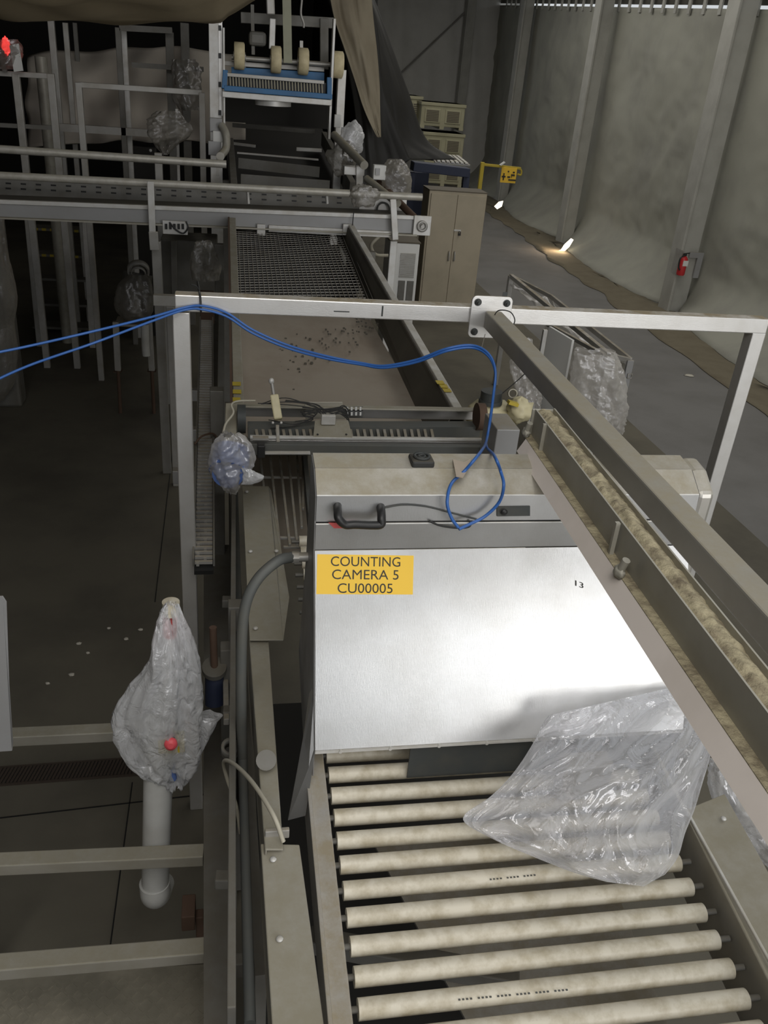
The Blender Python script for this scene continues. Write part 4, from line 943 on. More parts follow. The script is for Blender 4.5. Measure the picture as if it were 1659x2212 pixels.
# ================================================================ DUMPER TOWER (far)
YT = 9.0
def tw(px, py, y=YT): return at(px, py, Y=y)
to = thing('dumper_tower', 'tall white post tower with a blue brush frame and cream wheels', 'machine tower', (.5, YT, 0))
def vpost(x, ytop, ybot, wpx, yy, mt, nm='post', zb=None):
    a_, b_ = at(x-wpx/2, (ytop+ybot)/2, Y=yy), at(x+wpx/2, (ytop+ybot)/2, Y=yy)
    zt_, zb_ = at(x, ytop, Y=yy).z, (at(x, ybot, Y=yy).z if zb is None else zb)
    return MB().box((a_.x, yy-.05, zb_), (b_.x, yy+.05, zt_))
lp_ = vpost(466, 32, 340, 27, YT, 'white_metal', zb=0).build('post', 'white_metal', to, .004)
MB().box(tw(474, 250, YT-.06), tw(480, 40, YT-.05)).build('post_channel', 'steel', to)
hs = MB()
for y in (60, 120, 182, 243): hs.box(tw(472, y+6, YT-.065), tw(478, y-5, YT-.06))
hs.build('slots', 'black', lp_)
vpost(733, 150, 370, 17, YT+.1, 'white_metal', zb=0).build('post', 'white_metal', to, .004)
vpost(716, 40, 300, 5, YT-.1, 'white_metal').build('thin_post', 'white_metal', to, .002)
vpost(484, 60, 290, 4, YT-.1, 'white_metal').build('thin_post', 'white_metal', to, .002)
# blue frame: U-shaped tray with brush
MB().bar(tw(484, 190, YT-.15), tw(717, 209, YT-.15), .06, .045).build('blue_bar', 'blue_paint', to, .004)
MB().bar(tw(487, 152, YT-.12), tw(484, 192, YT-.15), .045, .06, up=(0, 1, 0)).build('blue_cheek', 'blue_paint', to, .004)
MB().bar(tw(711, 168, YT-.12), tw(711, 206, YT-.15), .045, .06, up=(0, 1, 0)).build('blue_cheek', 'blue_paint', to, .004)
MB().bar(tw(500, 156, YT+.1), tw(700, 168, YT+.1), .05, .09).build('blue_back', 'blue_paint', to, .004)
MB().bar(tw(490, 161, YT-.14), tw(700, 178, YT-.14), .03, .03).build('brush_holder', 'galv', to, .003)
MB().bar(tw(492, 175, YT-.09), tw(704, 193, YT-.09), .01, .11).build('brush_backing', 'black', to)
for i in range(32):
    x = 497+i*6.4; MB().bar(tw(x, 166+i*.52, YT-.14), tw(x+1, 186+i*.55, YT-.14), .008, .008, up=(0, 1, 0)).build('bristle_tuft', 'bristle', to)
MB().bar(tw(480, 203, YT-.15), tw(716, 222, YT-.15), .08, .05).build('lower_bar', 'white_metal', to, .005)
MB().cyl(tw(590, 216, YT), tw(590, 228, YT), .17, 30).build('drum', 'white_metal', to, .005)
# shaft & wheels
MB().cyl(tw(500, 124, YT+.05), tw(742, 142, YT+.05), .022, 14).build('shaft', 'galv', to)
MB().bar(tw(484, 136, YT+.15), tw(700, 150, YT+.15), .05, .04).build('shaft_beam', 'galv', to, .003)
for x, y in ((517, 121), (596, 129), (655, 133), (730, 140)):
    c = tw(x, y, YT)
    wo = MB().tube([c+V((-.048, 0, 0)), c+V((-.045, 0, 0)), c+V((.04, 0, 0)), c+V((.048, 0, 0))], .11, 30, rs=[.10, .115, .115, .10]).build('wheel', 'roller_cream', to)
    MB().cyl(c+V((-.055, 0, 0)), c+V((.055, 0, 0)), .035, 16).build('hub', 'galv', wo)
MB().bar(tw(619, -20, YT-.06), tw(622, 136, YT-.06), .078, .012, up=(0, -1, 0)).build('strap', 'strap', to)
MB().bar(tw(589, 40, YT), tw(587, 106, YT), .055, .05, up=(0, -1, 0)).build('actuator', 'white_metal', to, .006)
MB().bar(tw(583, -20, YT), tw(585, 32, YT), .075, .06, up=(0, -1, 0)).build('actuator_head', 'galv', to, .01)
MB().bar(tw(545, 10, YT+.1), tw(547, 118, YT+.1), .03, .03, up=(0, -1, 0)).build('rod', 'galv_dark', to)
MB().bar(tw(556, 68, YT+.1), tw(556, 100, YT+.1), .16, .12, up=(0, -1, 0)).build('gear_housing', 'galv_dark', to, .03)
MB().bar(tw(651, 88, YT), tw(651, 112, YT), .03, .03, up=(0, -1, 0)).build('stub', 'galv', to)
MB().bar(tw(520, 38, YT+.3), tw(720, 50, YT+.3), .08, .09).build('top_beam', 'galv_dark', to, .004)
MB().bar(tw(700, 40, YT+.25), tw(700, 150, YT+.25), .08, .06, up=(0, 1, 0)).build('rear_post', 'galv_dark', to, .004)
MB().tube(smooth_path([tw(652, 0), tw(650, 30), tw(656, 50), tw(656, 60)], 5), .01, 8).build('chain_drop', 'galv', to)
MB().box(tw(484, 262, YT+1.2), tw(715, 210, YT+1.25)).build('back_panel', 'wall_dark', to)
# sensor boxes at left foot
sx = thing('sensor_box', 'stack of grey and white sensor boxes at the left tower foot', 'sensor', tw(468, 340, 8.6))
MB().box(at(453, 284, Y=8.6), at(480, 256, Y=8.55)).build('top_box', 'grey_paint', sx, .006)
MB().box(at(460, 305, Y=8.55), at(484, 284, Y=8.5)).build('white_box', 'white', sx, .006)
MB().box(at(450, 334, Y=8.55), at(478, 306, Y=8.5)).build('lower_box', 'grey_paint', sx, .006)
MB().tube(smooth_path([at(478, 270, Y=8.5), at(488, 290, Y=8.45), at(488, 320, Y=8.4), at(477, 336, Y=8.3)], 6), .035, 14).build('pipe_elbow', 'pipe_grey', sx)
MB().cyl(at(477, 336, Y=8.3), at(476, 338, Y=8.25), .036, 16).build('pipe_mouth', 'pipe_bright', sx)
MB().bar(at(471, 340, Y=8.4), at(470, 380, Y=8.4), .03, .03, up=(0, -1, 0)).build('mount', 'galv', sx)
MB().box(at(722, 275, Y=8.8), at(736, 248, Y=8.85)).build('switch_body', 'white', thing('limit_switch', 'small white switch on the right tower post', 'switch', at(729, 262, Y=8.85)), .004)

# ================================================================ TARPS
def ribbon(rows, nm, mt, lab_, seed=0, amp=.06, t=.006):
    Lp = smooth_path([a_ for a_, _ in rows], 6); Rp = smooth_path([b_ for _, b_ in rows], 6); n = len(Lp)-1
    def fn(u, v):
        i = v*n; i0 = min(n-1, int(i)); t_ = i-i0
        p = Lp[i0].lerp(Lp[i0+1], t_).lerp(Rp[i0].lerp(Rp[i0+1], t_), u)
        k_ = math.sin(PI*u)**.5
        return p+V((0, -1, 0))*(amp*k_*(noise.noise(V((u*3+seed, v*2, 0)))*1.5+abs(noise.noise(V((u*7+seed, v*3, 4))))))
    return tag(MB().grid(fn, 24, 60).build(nm, mt, None, solid=t), lab_, 'tarp')
def r2(l, r, y, yy=9.6): return (at(l, y, Y=yy), at(r, y, Y=yy+.3))
ribbon([r2(708, 800, -30), r2(722, 806, 40), r2(745, 814, 110), r2(768, 819, 180), r2(782, 820, 225), r2(797, 821, 262), r2(814, 822, 296)], 'hanging_tarp', 'tarp_brown', 'brown tarp hanging in long folds right of the tower', 1, .10)
ribbon([r2(770, 797, -30, 10.6), r2(790, 831, 60, 10.6), r2(815, 882, 200, 10.6), r2(815, 920, 300, 10.6), r2(815, 985, 345, 10.6)], 'hanging_tarp', 'tarp_black', 'black tarp hanging in a slanting sheet before the far grey wall', 5, .04)
ribbon([(at(x0_, y0_, Y=10.2), at(x1_, y1_, Y=10.2)) for x0_, y0_, x1_, y1_ in ((700, -30, 780, -30), (750, 150, 815, 60), (770, 290, 830, 200), (760, 420, 880, 330), (760, 440, 890, 342))], 'hanging_tarp', 'tarp_black', 'black tarp lower fold behind the brown tarp', 9, .05)
# sagging canopy top left
def can(u, v):
    px = -200+u*900
    sag = 35*math.sin(PI*min(1, max(0, (px+80)/680)))**1.2 + 14
    if px > 480: sag = max(-60, 46-(px-420)*.40)
    y = 4.2+(1-v)*1.6
    p = at(px, min(60, sag), Y=4.2)
    return V((p.x*(1+.25*(1-v)*0), y-1.6*(1-v)*2, p.z+.0+(1-v)*.10+.05*noise.noise(V((u*6, v*4, 0)))))
tag(MB().grid(can, 60, 16).build('canopy_tarp', 'tarp_green', None, solid=.01), 'sagging olive brown canopy tarp across the upper left', 'tarp')

# ================================================================ RIGHT BACKGROUND
def bin_(px0, py0, px1, py1, yy, lab_, top=False):
    a_, b_ = at(px0, py0, Y=yy), at(px1, py1, Y=yy)
    o = thing('harvest_bin', lab_, 'bin', (a_.x, yy, b_.z), 'stacked harvest bins by the far wall')
    x0, x1, z0, z1_ = a_.x, b_.x, b_.z, a_.z
    MB().box((x0, yy, z0+.06), (x1, yy+1.1, z1_)).build('body', 'bin', o, .02)
    MB().box((x0-.02, yy-.03, z1_-.08), (x1+.02, yy+1.12, z1_)).build('rim', 'bin', o, .01)
    for f in (0, .45, .9): MB().box((x0+(x1-x0)*f, yy, z0-.0), (x0+(x1-x0)*(f+.1), yy+1.0, z0+.08)).build('foot', 'bin', o)
    for f in (.08, .55):
        pan_ = MB().box((x0+(x1-x0)*f, yy-.03, z0+.15), (x0+(x1-x0)*(f+.36), yy, z1_-.15)).build('panel', 'bin', o, .01)
        sl_ = MB()
        for k_ in range(7):
            z = z0+.2+k_*(z1_-z0-.4)/6; sl_.box((x0+(x1-x0)*(f+.04), yy-.04, z-.012), (x0+(x1-x0)*(f+.32), yy-.03, z+.012))
        sl_.build('vent_slots', 'cabinet_top', pan_)
YBN = 24.5
bin_(912, 219, 1000, 283, YBN, 'pale yellow harvest bin, topmost of the front stack by the far wall')
bin_(916, 284, 998, 345, YBN, 'pale yellow harvest bin, second from the top of the front stack')
bin_(918, 346, 996, 405, YBN, 'pale yellow harvest bin at the bottom of the front stack')
bin_(868, 205, 908, 270, YBN+.6, 'pale yellow harvest bin half hidden by the black tarp')
# cabinet
YC = 13.2
ca = thing('storage_cabinet', 'tall tan steel two door storage cabinet', 'cabinet', (3.5, YC, 0))
a_, b_ = at(928, 412, Y=YC), at(1054, 412, Y=YC)
x0, x1 = a_.x, b_.x; zc1 = 1.83
MB().box((x0, YC, 0), (x1, YC+.46, zc1)).build('body', 'cabinet_tan', ca, .01)
MB().box((x0-.005, YC-.005, zc1), (x1+.005, YC+.465, zc1+.012)).build('top', 'cabinet_top', ca)
xm = x0+(x1-x0)*.49
for s_, (xa_, xb_) in enumerate(((x0+.03, xm-.003), (xm+.003, x1-.03))):
    dd = MB().box((xa_, YC-.018, .06), (xb_, YC, zc1-.04)).build('door', 'cabinet_tan', ca, .004)
    hx = xm+(-.045 if s_ == 0 else .045); c = at(981, 553, Y=YC).z
    MB().tube(smooth_path([(hx, YC-.02, c+.07), (hx, YC-.05, c+.05), (hx, YC-.05, c-.05), (hx, YC-.02, c-.07)], 4), .012, 8).build('handle', 'galv', dd)
cl = at(988, 497, Y=YC); hsp = MB().box((cl.x-.06, YC-.03, cl.z-.012), (cl.x+.05, YC-.02, cl.z+.012)).build('hasp', 'white_metal', ca)
MB().ring((cl.x+.03, YC-.035, cl.z-.03), (cl.x+.03, YC-.045, cl.z-.03), .02, .013, 14).box((cl.x+.012, YC-.05, cl.z-.075), (cl.x+.048, YC-.03, cl.z-.04)).build('padlock', 'black_dusty', ca)
# heater
YH = 11.2
he = thing('floor_heater', 'white louvred air cooler standing beside the tan cabinet', 'air cooler', (2.6, YH, 0))
a_, b_ = at(846, 524, Y=YH), at(908, 524, Y=YH)
MB().box((a_.x, YH, 0), (b_.x, YH+.5, a_.z)).build('body', 'heater_white', he, .015)
MB().box((a_.x-.01, YH-.01, a_.z), (b_.x+.01, YH+.5, a_.z+.02)).build('top', 'cabinet_top', he, .005)
w_ = b_.x-a_.x
lv = MB(); za, zb = at(870, 548, Y=YH).z, at(870, 598, Y=YH).z
for i in range(14):
    z = zb+(za-zb)*i/13; lv.box((a_.x+w_*.35, YH-.012, z-.007), (b_.x-w_*.12, YH, z+.007))
lv.build('louvres', 'galv', he)
zc_ = at(870, 606, Y=YH).z
for f in (.35, .66): MB().box((a_.x+w_*f, YH-.012, zc_-.5), (a_.x+w_*(f+.24), YH, zc_)).build('vent_opening', 'galv_dark', he, .004)
MB().tube(smooth_path([at(820, 510, Y=10.4), at(802, 530, Y=10.4), at(812, 550, Y=10.5), at(838, 552, Y=10.9)], 6), .02, 10).build('hose', 'tube_cream', he)
# extinguisher
ex = thing('fire_extinguisher', 'red fire extinguisher with white label hung on the tent post', 'fire extinguisher', at(1471, 575, Y=13.6))
yx = 13.62; p0, p1 = at(1469, 594, Y=yx), at(1474, 556, Y=yx)
MB().tube([p0, p0+V((0, 0, .02)), V((p0.x, yx, p1.z-.03)), V((p0.x, yx, p1.z)), V((p0.x, yx, p1.z+.03))], .07, 20, rs=[.06, .07, .07, .055, .025]).build('cylinder', 'red', ex)
MB().cyl((p0.x, yx, p1.z+.02), (p0.x, yx, p1.z+.06), .03, 12).bar((p0.x-.02, yx, p1.z+.06), (p0.x+.08, yx, p1.z+.075), .02, .015).build('valve', 'black', ex)
MB().tube(smooth_path([(p0.x+.02, yx-.02, p1.z+.05), (p0.x-.09, yx-.05, p1.z), (p0.x-.09, yx-.05, p1.z-.15), (p0.x-.06, yx-.06, p1.z-.2)], 5), .014, 8).build('hose', 'black', ex)
MB().box((p0.x-.035, yx-.076, p1.z-.13), (p0.x+.055, yx-.068, p1.z-.04)).build('label_sticker', 'white', ex)
MB().box((p0.x-.02, yx+.06, p0.z-.02), (p0.x+.02, yx+.3, p1.z+.1)).build('wall_bracket', 'galv', ex)
bxp = tag(MB().box(at(1487, 556, Y=13.75), at(1510, 546, Y=13.72)).box(at(1506, 600, Y=13.75), at(1510, 546, Y=13.72)).build('sign_bracket', 'grey_paint'), 'thin grey bracket on the tent post above the extinguisher', 'bracket')
# yellow sign stand
YS = 18.0
ys_ = thing('safety_gate', 'yellow barrier gate arm with a yellow pictogram sign', 'barrier', at(1040, 400, Y=YS))
pb = at(1037, 395, Y=YS)
MB().box((pb.x-.04, YS-.04, 0), (pb.x+.04, YS+.04, at(1040, 350, Y=YS).z)).build('post', 'yellow', ys_, .01)
MB().bar(at(1040, 355, Y=YS), at(1125, 364, Y=YS), .05, .05).build('arm', 'yellow', ys_, .008)
MB().tube(smooth_path([at(1118, 363, Y=YS), at(1126, 368, Y=YS), at(1125, 378, Y=YS), at(1118, 376, Y=YS)], 4), .02, 8).build('arm_end', 'yellow', ys_)
sg = MB().box(at(1080, 394, Y=YS-.05), at(1117, 363, Y=YS-.03)).build('sign', 'label_yellow', ys_, .003)
pg = MB()
for bx0, by0, bx1, by1 in ((1086, 389, 1090, 374), (1084, 383, 1092, 380), (1096, 384, 1102, 381), (1104, 380, 1112, 377), (1097, 372, 1100, 369), (1108, 374, 1112, 371), (1098, 390, 1114, 388), (1104, 384, 1106, 376)):
    pg.box(at(bx0, by0, Y=YS-.065), at(bx1, by1, Y=YS-.055))
pg.build('pictogram', 'ink', sg)
tag(MB().bar(at(1080, 357, Y=YS-.1), at(1090, 350, Y=YS-.1), .1, .02).build('work_light', 'white'), 'small white lamp head above the yellow sign', 'lamp')
# blue dark table with slats behind cabinet
YTb = 14.6
bt_ = thing('blue_machine_table', 'dark blue machine table with pale slats behind the tan cabinet', 'machine', (3.6, YTb, 0))
MB().bar(at(890, 358, Y=YTb), at(1010, 372, Y=YTb), .3, .14).build('beam', 'blue_dark', bt_, .01)
MB().quad(at(940, 350, Y=YTb+.2), at(1016, 356, Y=YTb+.2), at(990, 338, Y=YTb+1.2), at(930, 332, Y=YTb+1.2), .02).build('table_top', 'grey_paint', bt_)
for i in range(7): MB().bar(at(948+i*10, 351+i*.8, Y=YTb+.2)+V((0, 0, .02)), at(936+i*8.5, 336+i*.5, Y=YTb+1.1)+V((0, 0, .02)), .05, .02).build('slat', 'white_metal', bt_)
MB().box(at(826, 480, Y=YTb+.3), at(925, 372, Y=YTb+.4)).build('blue_panel', 'blue_dark', bt_, .01)
for x in (890, 1008): MB().box((at(x, 372, Y=YTb).x-.05, YTb-.05, 0), (at(x, 372, Y=YTb).x+.05, YTb+.05, at(x, 372, Y=YTb).z)).build('leg', 'blue_dark', bt_)
MB().box(at(846, 330, Y=YTb+.6), at(853, 292, Y=YTb+.65)).build('yellow_post', 'yellow', bt_)
MB().box(at(820, 350, Y=YTb+.5), at(836, 298, Y=YTb+.55)).build('cage_post', 'blue_dark', bt_)
# sunlit gaps at foot of the tent wall, made as glowing plates with a spill lamp
hl = MB()
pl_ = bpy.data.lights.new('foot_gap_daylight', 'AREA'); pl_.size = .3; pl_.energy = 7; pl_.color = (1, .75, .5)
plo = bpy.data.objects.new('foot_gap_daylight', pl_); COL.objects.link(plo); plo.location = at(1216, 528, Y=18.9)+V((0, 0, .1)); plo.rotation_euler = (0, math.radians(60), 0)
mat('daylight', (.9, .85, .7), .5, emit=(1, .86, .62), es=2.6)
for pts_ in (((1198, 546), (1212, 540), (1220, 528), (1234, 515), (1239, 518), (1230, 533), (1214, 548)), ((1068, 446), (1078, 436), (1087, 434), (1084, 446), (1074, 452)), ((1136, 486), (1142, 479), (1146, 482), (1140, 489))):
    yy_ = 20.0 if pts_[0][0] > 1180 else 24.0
    struct(MB().prism([at(a_, b_, Y=yy_-1.0) for a_, b_ in pts_], (0, .02, 0)).build('gap_glow_1', 'daylight'))['label'] = 'glowing plate for daylight through a gap at the foot of the sheeting'
# ================================================================ RACK WITH PLASTIC (right, mid)
rk = thing('parts_rack', 'steel frame rack wrapped in plastic in the lane right of the conveyor', 'rack', (2.9, 6.5, 0))
zr = 1.35
def rkp(px, py, z=zr): return at(px, py, Z=z)
f1, f2 = rkp(1104, 596), rkp(1316, 768)   # near-left long rail
f3, f4 = rkp(1190, 640), rkp(1362, 778)
MB().bar(f1, f2, .045, .045).build('top_rail', 'steel', rk, .004)
MB().bar(rkp(1182, 700), rkp(1306, 768)+V((0, 0, .0)), .035, .035).build('inner_rail', 'steel', rk, .004)
MB().bar(f3, f4, .03, .045).build('top_rail', 'galv', rk, .004)
for c, zb_ in ((f2, .0), (f1, 0)): MB().box((c.x-.03, c.y-.03, zb_), (c.x+.03, c.y+.03, c.z)).build('post', 'white_metal' if c == f2 else 'steel', rk, .004)
MB().box((f4.x-.03, f4.y-.015, 0), (f4.x+.03, f4.y+.015, f4.z)).build('post', 'grey_paint', rk, .004)
cpt = rkp(1178, 712); MB().box((cpt.x-.02, cpt.y-.02, 0), (cpt.x+.02, cpt.y+.02, zr)).build('post', 'white_metal', rk, .004)
MB().bar(f2, f4, .03, .04).build('end_rail', 'galv', rk, .004)
MB().bar(f1, f3, .03, .04).build('end_rail', 'galv', rk, .004)
lh = at(1360, 812, Y=f4.y-.02); MB().ring(lh, lh+V((.0, -.01, 0)), .03, .022, 4).build('latch', 'galv', rk)
def wrap(u, v):
    A = lerp(f1, f2, u); B = lerp(f3, f4, u)
    if v < .45: p = A.lerp(B, v/.45); p = p+V((0, 0, -.06+.08*noise.noise(p*4)))
    else:
        k_ = (v-.45)/.55; p = B+V((.05*noise.noise(V((u*6, k_*2, 0))), 0, -.06-1.0*k_))
    return p+V((.05, .02, .04))*noise.noise(V((u*8, v*6, 1)))*1.3
tag(MB().grid(wrap, 60, 50).build('plastic_sheet', 'bag_white'), 'dusty plastic sheet wrapped over the steel rack', 'plastic sheet')
tag(sack([(1240, 1330, 760), (1236, 1345, 790), (1236, 1350, 830), (1245, 1352, 870), (1262, 1350, 900), (1300, 1342, 935)], .22, lambda y: 5.6, seed=7, wr=.03).build('plastic_sheet', 'bag_white'), 'crumpled plastic hanging low at the near end of the rack', 'plastic sheet')
tag(sack([(1110, 1150, 730), (1100, 1165, 780), (1110, 1175, 830), (1125, 1170, 880)], .15, lambda y: 5.9, seed=17, wr=.03).build('plastic_sheet', 'bag_white'), 'crumpled plastic hanging inside the rack behind the spine beam', 'plastic sheet')
bxs = thing('packed_board', 'white board standing upright inside the wrapped rack', 'board', at(1200, 800, Y=6.2))
MB().quad(V((at(1186, 705, Y=6.2).x, 6.2, 0)), V((at(1236, 735, Y=5.9).x, 5.9, 0)), at(1236, 735, Y=5.9), at(1186, 705, Y=6.2), .02).build('board', 'white', bxs)

# ================================================================ LEFT BACKGROUND (dim)
def lpost(px, ytop, ybot, yy, wd_, mt, lab_, toz=None, grp=None):
    a_ = at(px, (ytop+ybot)/2, Y=yy); zt_ = at(px, ytop, Y=yy).z
    return tag(MB().box((a_.x-wd_/2, yy-wd_/2, 0 if toz is None else toz), (a_.x+wd_/2, yy+wd_/2, zt_)).build('steel_post', mt, None, .005), lab_, 'post', grp)
fr1 = thing('tube_frame', 'grey square tube frame standing behind the guard pipe at left', 'steel frame', at(172, 600, Y=9.6))
YL = 9.6
A = at(170, 183, Y=YL); B = at(436, 200, Y=YL)
MB().bar(A, B, .05, .05).build('top_rail', 'galv', fr1, .004)
MB().box((A.x-.03, YL-.03, 0), (A.x+.03, YL+.03, A.z+.02)).build('post', 'galv', fr1, .004)
MB().box((B.x-.03, YL-.03, 0), (B.x+.03, YL+.03, B.z)).build('post', 'galv', fr1, .004)
fr2 = thing('tube_frame', 'grey railing frame at the far left below the red light', 'steel frame', at(40, 600, Y=10))
YL2 = 10.0
MB().bar(at(-40, 156, Y=YL2), at(118, 165, Y=YL2), .05, .05).build('top_rail', 'galv', fr2, .004)
for x in (44, 118): a_ = at(x, 250, Y=YL2); MB().box((a_.x-.035, YL2-.03, 0), (a_.x+.035, YL2+.03, at(x, 160, Y=YL2).z)).build('post', 'galv', fr2, .004)
MB().bar(at(-40, 268, Y=YL2), at(118, 276, Y=YL2), .04, .04).build('mid_rail', 'galv_dark', fr2)
for x, y0, wd_, mt, yy, lab_ in ((122, 40, .07, 'galv', 11.5, 'tall pale post left of the first pair under the canopy'), (152, 50, .06, 'galv', 12, 'tall thin post right beside the pale left post'), (172, 50, .05, 'galv_dark', 12.5, 'dim thin post between the left posts and tube frame'),
                                 (262, 60, .06, 'galv_dark', 11.0, 'dim tall post left of the bright middle post'), (274, 62, .06, 'white_metal', 11.3, 'bright tall post in the middle of the dim frames'), (370, 70, .09, 'galv_dark', 11.2, 'thick dim post left of the bagged motor under the canopy'), (402, 50, .10, 'galv_dark', 12, 'broad dark column directly left of the tower')):
    lpost(x, y0, 320, yy, wd_, mt, lab_)
tag(MB().bar(at(258, 60, Y=11), at(372, 66, Y=11), .06, .06).build('steel_beam', 'galv_dark'), 'dim steel beam joining the tall posts under the canopy', 'beam')
tag(MB().bar(at(285, 140, Y=11), at(440, 150, Y=11), .05, .05).build('steel_beam', 'galv_dark'), 'dim cross beam left of the tower at wheel height', 'beam')
tag(MB().bar(at(130, 275, Y=11), at(330, 288, Y=11), .06, .08).build('steel_beam', 'galv'), 'low dusty beam behind the tube frame', 'beam')
def hump(u, v):
    px = 60+u*470; top = 120-18*math.sin(u*3)-10*noise.noise(V((u*5, 0, 0)))
    p = at(px, top+(1-v)*200, Y=12.6-.9*(1-v)); return p+V((0, -.3*noise.noise(V((u*6, v*3, 0))), 0))
tag(MB().grid(hump, 50, 30).build('machine_cover', 'cloth_dark', None, solid=.02), 'dim dusty cover sheet draped over machinery left of the tower', 'cover sheet')
# stair treads with hazard tape in the dark
st = thing('access_stairs', 'dark stair flight with black and yellow striped tread edges', 'stairs', at(130, 700, Y=12))
for i, (y, yy) in enumerate(((492, 12.4), (548, 12.1), (600, 11.8), (655, 11.5), (705, 11.2))):
    a_, b_ = at(70, y, Y=yy), at(192, y+2, Y=yy)
    trd = MB().box((a_.x, yy, a_.z-.03), (b_.x, yy+.28, a_.z)).build('tread', 'galv_dark', st)
    if i < 2:
        for k_ in range(7):
            xx = a_.x+(b_.x-a_.x)*(k_/7+.02); MB().box((xx, yy-.006, a_.z-.03), (xx+(b_.x-a_.x)*.075, yy, a_.z+.002)).build('hazard_stripe', 'yellow', trd)
for x0_, x1_ in ((60, 86), (184, 200)):
    p = at(x0_, 470, Y=11.0); q = at(x1_, 742, Y=10.8)
    MB().bar(p, V((q.x, 10.8, 0)), .07, .06, up=(0, 1, 0)).build('stringer', 'galv', st, .004)
# stand with bagged motor (left mid)
sm = thing('motor_stand', 'dim steel stand on threaded legs holding a bagged motor', 'stand', at(290, 850, Y=8.6))
YM = 8.6
MB().box(at(247, 700, Y=YM), at(328, 690, Y=YM+.3)).build('top_plate', 'galv', sm, .004)
for x, x2 in ((250, 258), (322, 331)):
    p = at(x, 695, Y=YM); lg = MB().bar(p, at(x2-3, 800, Y=YM), .06, .05, up=(0, 1, 0)).build('leg', 'galv', sm, .004)
    lg2 = MB().cyl(at(x2-3, 800, Y=YM), V((at(x2, 858, Y=YM).x, YM, 0)), .018, 10).build('threaded_foot', 'rust', lg)
    MB().box(at(x2-13, 803, Y=YM), at(x2+7, 798, Y=YM+.1)).build('foot_plate', 'rust', lg)
MB().tube(smooth_path([at(313, 700, Y=YM-.1), at(314, 740, Y=YM-.1), at(316, 768, Y=YM-.1)], 4), .04, 14).build('pvc_pipe', 'pvc_clean', sm)
mt_ = thing('hooded_motor', 'grey motor with a white ring under a dusty bag on the stand', 'motor', at(290, 640, Y=YM))
MB().cyl(at(292, 640, Y=YM+.1), at(298, 590, Y=YM+.15), .14, 24).build('housing', 'galv_dark', mt_, .01)
MB().ring(at(299, 588, Y=YM), at(299, 580, Y=YM+.05), .105, .085, 26).ring(at(299, 592, Y=YM-.02), at(299, 586, Y=YM+.02), .07, .06, 22).build('white_ring', 'white_metal', mt_)
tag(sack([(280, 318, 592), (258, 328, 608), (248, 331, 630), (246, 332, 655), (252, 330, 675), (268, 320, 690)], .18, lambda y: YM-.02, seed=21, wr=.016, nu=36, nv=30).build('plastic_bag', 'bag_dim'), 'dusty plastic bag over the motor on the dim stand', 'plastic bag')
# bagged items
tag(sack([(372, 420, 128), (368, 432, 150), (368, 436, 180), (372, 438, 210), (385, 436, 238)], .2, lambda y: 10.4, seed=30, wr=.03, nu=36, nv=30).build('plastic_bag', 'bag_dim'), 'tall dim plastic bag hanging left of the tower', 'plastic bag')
tag(sack([(338, 385, 240), (322, 405, 258), (320, 415, 275), (322, 408, 295), (332, 380, 315), (345, 362, 335)], .25, lambda y: 9.2, seed=33, wr=.04, nu=36, nv=30).build('plastic_bag', 'bag_dusty'), 'crumpled dusty bag on a thin post left of the sensor boxes', 'plastic bag')
lpost(343, 330, 390, 8.9, .07, 'galv', 'thin post under the crumpled dusty bag', )
lpost(383, 235, 330, 9.9, .03, 'white_metal', 'very thin pale post behind the crumpled dusty bag')
tag(sack([(420, 462, 522), (414, 470, 545), (412, 478, 575), (416, 478, 605)], .12, lambda y: 6.6, seed=35, wr=.02, nu=36, nv=24).build('plastic_bag', 'bag_dusty'), 'dusty bag left of the mesh section behind the frame corner', 'plastic bag')
tag(MB().box(at(352, 660, Y=7.8), at(470, 505, Y=8.2)).build('control_cabinet', 'galv_dark', None, .01), 'dim grey cabinet under the cross conveyor left of the tray', 'cabinet')
lpost(372, 660, 830, 6.9, .07, 'galv', 'grey post directly left of the gantry frame post')
tag(MB().box(at(332, 660, Y=5.5), at(380, 640, Y=5.5)+V((0, .05, 0))).build('steel_beam', 'galv'), 'short grey beam stub ending at the gantry corner', 'beam')
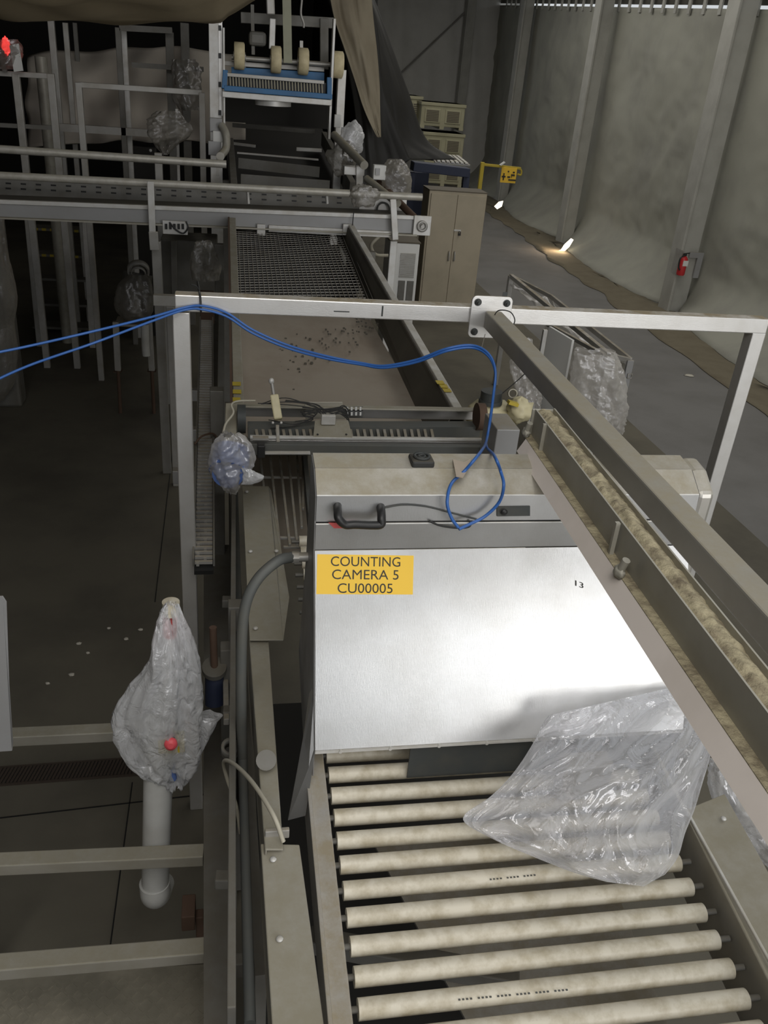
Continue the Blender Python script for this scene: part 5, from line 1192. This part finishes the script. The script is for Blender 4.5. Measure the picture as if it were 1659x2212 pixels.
tag(sack([(-60, 5, 440), (-60, 14, 500), (-60, 22, 560), (-60, 42, 640), (-60, 35, 700), (-60, 40, 780), (-60, 30, 830), (-60, 5, 865)], .3, lambda y: 8.6, seed=40, wr=.03).build('plastic_sheet', 'bag_dusty'), 'dusty plastic sheet hanging at the left picture edge', 'plastic sheet')
tag(MB().box((at(-60, 500, Y=8.8).x, 8.7, 0), (at(6, 500, Y=8.8).x, 8.95, at(0, 430, Y=8.8).z)).build('wrapped_machine', 'galv_dark', None, .03), 'dark machine body inside the plastic sheet at the left edge', 'machine')
# vertical bagged pipe
tag(MB().cyl(at(88, 122, Y=11), V((at(88, 130, Y=11).x, 11, 0)), .065, 18).build('wrapped_pipe', 'pipe_grey'), 'plastic wrapped vertical pipe behind the far left railing', 'pipe')
# red signal light with sign
sl2 = thing('signal_light', 'glowing red signal light in clear plastic above the far left railing', 'signal light', at(20, 140, Y=9.9))
MB().blob(at(13, 98, Y=9.9), (.04, .04, .075), seed=3, amp=.2, nu=18, nv=12).build('lamp', 'lamp_red', sl2)
MB().box((at(10, 150, Y=9.9).x-.02, 9.88, at(10, 156, Y=9.9).z), (at(10, 150, Y=9.9).x+.02, 9.92, at(10, 105, Y=9.9).z)).build('stem', 'galv_dark', sl2)
wp = thing('white_panel', 'small white panel hanging beside the red signal light', 'sign', at(35, 150, Y=9.8))
MB().quad(at(30, 155, Y=9.8), at(50, 153, Y=9.8), at(40, 94, Y=9.8), at(20, 98, Y=9.8), .02).build('panel', 'white', wp)
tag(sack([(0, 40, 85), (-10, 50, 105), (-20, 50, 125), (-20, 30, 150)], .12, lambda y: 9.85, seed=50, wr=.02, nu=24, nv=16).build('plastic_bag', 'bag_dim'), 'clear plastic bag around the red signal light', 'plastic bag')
# dark machine cabinet with two tiny pilot lamps
pcab = thing('switch_cabinet', 'black switch cabinet with two tiny white pilot lamps in the dark', 'cabinet', at(305, 330, Y=11.4))
a_, b_ = at(276, 318, Y=11.4), at(335, 335, Y=11.4)
MB().box((a_.x, 11.4, 0), (b_.x, 11.7, a_.z)).build('body', 'wall_dark', pcab, .01)
for x in (283, 325): MB().blob(at(x, 325, Y=11.38), (.018, .012, .018), amp=0, nu=10, nv=6).build('pilot_lamp', 'white', pcab)
